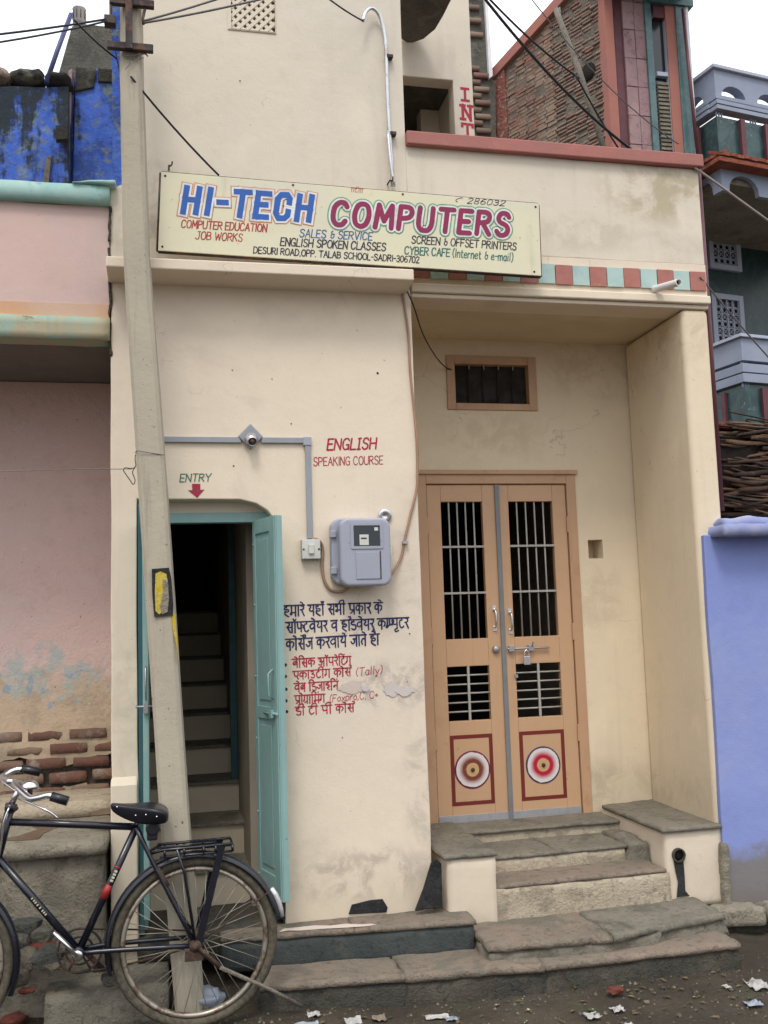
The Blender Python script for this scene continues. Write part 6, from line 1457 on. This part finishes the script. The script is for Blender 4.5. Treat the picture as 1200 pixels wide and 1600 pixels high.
# body windows with white grilles
def grille(x0, x1, z0, z1, d_):
    f_ = GB(MB().box(x0-.06, x0, d_-.05, d_, z0-.06, z1+.06).box(x1, x1+.06, d_-.05, d_, z0-.06, z1+.06).box(x0, x1, d_-.05, d_, z1, z1+.06).box(x0, x1, d_-.05, d_, z0-.06, z0), 'window', 'lilac_pale', .003)
    n_ = 4; m_ = MB(); 
    for i in range(n_+1):
        x = x0+(x1-x0)*i/n_; m_.box(x-.006, x+.006, d_-.035, d_-.025, z0, z1)
    k = int((z1-z0)/((x1-x0)/n_)); s__ = (x1-x0)/n_
    for j in range(k+1):
        z = z0+s__*j; m_.box(x0, x1, d_-.0245, d_-.018, z-.006, z+.006)
    for i in range(n_):
        for j in range(k):
            cx_, cz_ = x0+s__*(i+.5), z0+s__*(j+.5)
            if j % 2 == 0: m_.ring((cx_, d_-.03, cz_), s__*.36, .006, (0,1,0), 10, 4)
            else: m_.tube([(cx_-s__*.45,d_-.03,cz_-s__*.45),(cx_+s__*.45,d_-.03,cz_+s__*.45)], .005, 4).tube([(cx_-s__*.45,d_-.028,cz_+s__*.45),(cx_+s__*.45,d_-.028,cz_-s__*.45)], .005, 4)
    GB(m_, 'grille', 'lilac_pale', par=f_); GB(MB().box(x0, x1, d_-.012, d_-.004, z0, z1), 'pane', 'glass_dark', par=f_)
D2 = DP-.002
a_, b2 = gf(1109,375,D2), gf(1148,418,D2); grille(a_.x, b2.x, b2.z, a_.z, D2)
a_, b2 = gf(1114,468,D2), gf(1155,540,D2); grille(a_.x, b2.x, gf(1155,560,D2).z, a_.z, D2)
# lower balcony, set forward of the upper one on its left
l0 = gf(1157,522); lx = l0.x; zt2 = l0.z
def lower(z_a, z_b, mat, name, off=0.): return GB(MB().box(lx-off, X1, -off, .09, z_b, z_a).box(lx-off, lx+.09, .0905, DP, z_b, z_a), name, mat, .004)
lower(zt2, zt2-.03, 'lilac_pale', 'rail_cap', .03)
P_ = [(lx, zt2-.031), (lx, gz(1157,562)), (X1, gz(1157,562)), (X1, zt2-.031)]
hl = [[(lx+.42+.62*i+.11*math.cos(t_*math.pi/8), (zt2+gz(1157,562))/2-.02+.11*math.sin(t_*math.pi/8)) for t_ in range(16)] for i in range(3)]
GB(MB().prism([(a, 0, b) for a, b in P_], (0,.09,0), [[(a, 0, b) for a, b in h_] for h_ in hl]), 'pierced_rail', 'lilac')
cs_ = (zt2+gz(1157,562))/2-.02
GB(MB().prism([(lx, .091, zt2-.031), (lx, .091, gz(1157,562)), (lx, DP, gz(1157,562)), (lx, DP, zt2-.031)], (.09,0,0), [[(lx, .55+.11*math.cos(t_*math.pi/8), cs_+.11*math.sin(t_*math.pi/8)) for t_ in range(16)]]), 'pierced_rail', 'lilac')
z5, z6 = gz(1157,567), gz(1158,596)
lower(z5, (z5+z6)/2+.004, 'lilac', 'rail_band', .006); lower((z5+z6)/2-.004, z6, 'lilac', 'rail_band', .002)
for x in (lx+.05, lx+.45, lx+.9, lx+1.3): bal(x, 0, z5, gz(1157,562)); bal(x, 0, gz(1159,603), z6)
z7, z8 = gz(1159,603), gz(1160,690)
GB(MB().box(lx+.02, X1, .02, .08, z8, z7).box(lx+.02, lx+.08, .082, DP, z8, z7), 'marble_panel', 'marble')
for i in range(6): GB(MB().box(lx+.2+.30*i, lx+.255+.30*i, -.012, .018, z8, z7-.004), 'marble_pilaster', 'maroon', .002)
for i in range(4): GB(MB().box(lx-.012, lx+.018, .25+.33*i, .30+.33*i, z8, z7-.004), 'marble_pilaster', 'maroon', .002)
GB(MB().box(lx, X1, .05, DP, z8-.2, z8), 'balcony_floor', 'grey_cement')

# ================================================================== painted INT on the room wall (drawn as brush strokes with serifs)
def serif(s, px, py, w_, h_):
    a_, b2 = at(px-w_/2, py, yr), at(px+w_/2, py+w_*.12, yr); hv = Vector((0,0,(at(px, py-h_, yr)-at(px, py, yr)).z))
    letter('lettering', [s], a_, b2, hv, 'ink_redwall', B, 1.9, False, 0, .0012, gap=0, jit=.05, label='red block letter on the upstairs wall')
g('I1',5,'2.5,9.6 2.5,.4;.8,9.6 4.2,9.6;.8,.4 4.2,.4'); g('N1',6,'1,0 1,10;1,10 5,0;5,0 5,10;0,9.8 2,9.8;4,9.8 6,9.8;0,.2 2,.2'); g('T1',6,'.3,9.4 5.7,9.4;3,9.4 3,.3;1.6,.3 4.4,.3;.3,9.4 .3,7.6;5.7,9.4 5.7,7.6')
serif('I1', 727, 157, 15, 20); serif('N1', 729.5, 186, 18, 22); serif('T1', 731, 213, 18, 21)

# ================================================================== rubble, pebbles, litter
def st(px, py, z, rx, ry, rz, mat, lab, seed, rot=0, name='rubble_stone'):
    c_ = at(px, py, -.235-(py-1455)*.0016) if px < 200 and py < 1560 else atz(px, py, z)
    k2 = (c_-CAM).length/FPX
    MB().blob((c_.x, c_.y, c_.z), (rx*k2, ry*k2*.9, rz*k2), seed, 2, .5, rot, True).build(name, mat, label=lab, cat='stone', group='loose stones at the foot of the pink house' if px < 250 else None)
st(40,1500,.14,19,20,16,'stone_b','pale squarish stone beside the front wheel',1)
st(72,1495,.14,24,20,16,'stone_c','rounded slate grey stone right of the pale squarish one',2,.3)
st(28,1528,.06,15,15,15,'stone_b','brownish square stone below the pale one, near the tyre',3)
st(65,1462,.22,16,16,13,'stone_a','upright grey stone in the second row of rubble',4)
st(30,1470,.22,16,16,11,'stone_a','greenish flat stone leaning near the front wheel',5)
st(38,1448,.30,22,18,12,'stone_c','dark broad stone at the top left of the rubble',6)
st(66,1478,.18,20,12,6,'stone_r','thin red brick chip wedged in the rubble',7)
st(90,1508,.10,20,14,6,'stone_b','thin flat stone lying under the rounded slate stone',8)
st(100,1482,.17,14,14,10,'stone_a','small dark stone in front of the crank',9)
st(8,1455,.28,16,16,14,'stone_a','large dark stone hidden behind the front tyre',10)
st(137,1584,.03,10,10,10,'stone_b','single pale stone alone on the bare earth',11)
st(22,1592,.01,18,14,7,'stone_r','flat red brick piece at the bottom left corner',12)
st(42,1548,.02,10,8,4,'stone_r','small orange brick chip on the earth',13)
st(175,1530,.05,14,12,9,'stone_a','dark lump of earth and stone left of the rear tyre',14)
st(960,1547,.02,13,8,5,'stone_r','reddish chip lying below the lowest step',15)
# gravel mass
gv = MB(); rs = random.Random(9)
for i in range(4200):
    x = rs.uniform(-1.4, 4.0); y = rs.uniform(-1.5, -.36) if i % 5 else rs.uniform(-.6, .0)
    if y > -.36 and x > .2: continue
    r_ = rs.choice([.002,.003,.003,.004,.004,.006,.009])*rs.uniform(.7,1.3); z = gh(x, y)+r_*.25
    vs = [Vector((x, y, z))+Vector((a, b, c_*.7)).normalized()*r_*rs.uniform(.7,1.2) for a, b, c_ in ((1,0,0),(-1,0,0),(0,1,0),(0,-1,0),(0,0,1),(0,0,-1))]
    gv.add(vs, [(0,2,4),(2,1,4),(1,3,4),(3,0,4),(2,0,5),(1,2,5),(3,1,5),(0,3,5)])
for i in range(90):
    x = rs.uniform(-1.2, 3.6); y = rs.uniform(-1.2, -.62); r_ = rs.uniform(.008, .02); gv.blob((x, y, gh(x, y)+r_*.3), (r_, r_*rs.uniform(.7,1.2), r_*.6), i+40, 1, .5, rs.uniform(0,3), True)
gv.build('gravel', 'gravel_mix', kind='stuff', label='small stones and grit strewn over the earth', origin=(0,0,0))
# leaves and twigs mass
lv = MB()
for i in range(420):
    x = rs.uniform(-1.2, 3.6); y = rs.uniform(-1.3, -.5); z = gh(x, y)+.006; a_ = rs.uniform(0, 6.28); l_ = rs.uniform(.008, .022); w__ = l_*rs.uniform(.25,.6)
    dx, dy = math.cos(a_), math.sin(a_)
    lv.add([(x-dx*l_, y-dy*l_, z), (x-dy*w__, y+dx*w__, z+.006), (x+dx*l_, y+dy*l_, z+.002), (x+dy*w__, y-dx*w__, z+.004)], [(0,1,2,3)])
lv.build('leaf_litter', 'leaf_mix', kind='stuff', label='dry leaf bits scattered on the earth', origin=(0,0,0), fix=False)
def scrap(px, py, w_, h_, mat, lab, seed, grp='paper scraps on the ground'):
    c_ = atz(px, py, .004); c_.z = gh(c_.x, c_.y)+.006; k2 = (c_-CAM).length/FPX; n_ = 5; vs = []; rs_ = random.Random(seed)
    for j in range(n_+1):
        for i in range(n_+1):
            u, v = i/n_-.5, j/n_-.5; e_ = 1-.2*rs_.random() if i in (0, n_) or j in (0, n_) else 1
            vs.append(c_+Vector((u*w_*k2*e_, v*h_*k2*2.4*e_, abs(mnoise.noise(Vector((u*5+seed, v*5, seed))))*.022*h_/10+.002)))
    fs = [(j*(n_+1)+i, j*(n_+1)+i+1, (j+1)*(n_+1)+i+1, (j+1)*(n_+1)+i) for j in range(n_) for i in range(n_)]
    o_ = MB().add(vs, fs).build('litter_scrap', mat, label=lab, cat='litter', group=grp, fix=False)
    s__ = o_.modifiers.new('t', 'SOLIDIFY'); s__.thickness = .0012
scrap(1182,1529,26,14,'paper','crumpled white paper scrap at the right, highest of the litter',1)
scrap(1176,1555,24,8,'plastic_bag','flattened grey blue scrap below the crumpled white one at the right',2)
scrap(925,1582,22,9,'paper','white scrap nearest the middle of the foreground earth',3)
scrap(964,1571,18,8,'paper','white scrap just right of the middle of the foreground',4)
scrap(986,1596,14,8,'paper','cream scrap at the bottom edge right of the middle',5)
scrap(552,1590,26,10,'paper','white scrap with a blue edge in front of the lowest step',6)
scrap(683,1578,34,6,'paper','long thin white scrap in front of the lowest step',7)
scrap(705,1579,20,6,'plastic_bag','small blue grey scrap beside the long thin white one',8)
scrap(592,1583,20,9,'slab_pink','pinkish cardboard scrap between the white scraps',9)
scrap(490,1581,20,7,'paper','small white scrap below the left end of the steps',10)
scrap(478,1597,40,8,'plastic_bag','pale plastic scrap at the bottom edge near the tyre',11)
scrap(1135,1532,10,5,'paper','tiny white scrap at the foot of the right step corner',12)
# plastic bag and board in the rear wheel
c_ = atz(320,1572,.03); mb = MB(); mb.blob((c_.x, c_.y+.06, .035), (.085, .06, .045), 5, 3, .8).build('plastic_bag', 'plastic_bag', label='crumpled grey blue plastic bag on the ground seen through the rear wheel', cat='plastic bag')
a_ = atz(278,1545,.03); b2 = atz(325,1588,.0); MB().tube([a_+Vector((0,.08,.03)), b2+Vector((0,.02,.02))], .018, 6, flat=.5).build('wood_offcut', 'wood', label='short grey piece of wood lying against the foot of the pole', cat='wood piece')
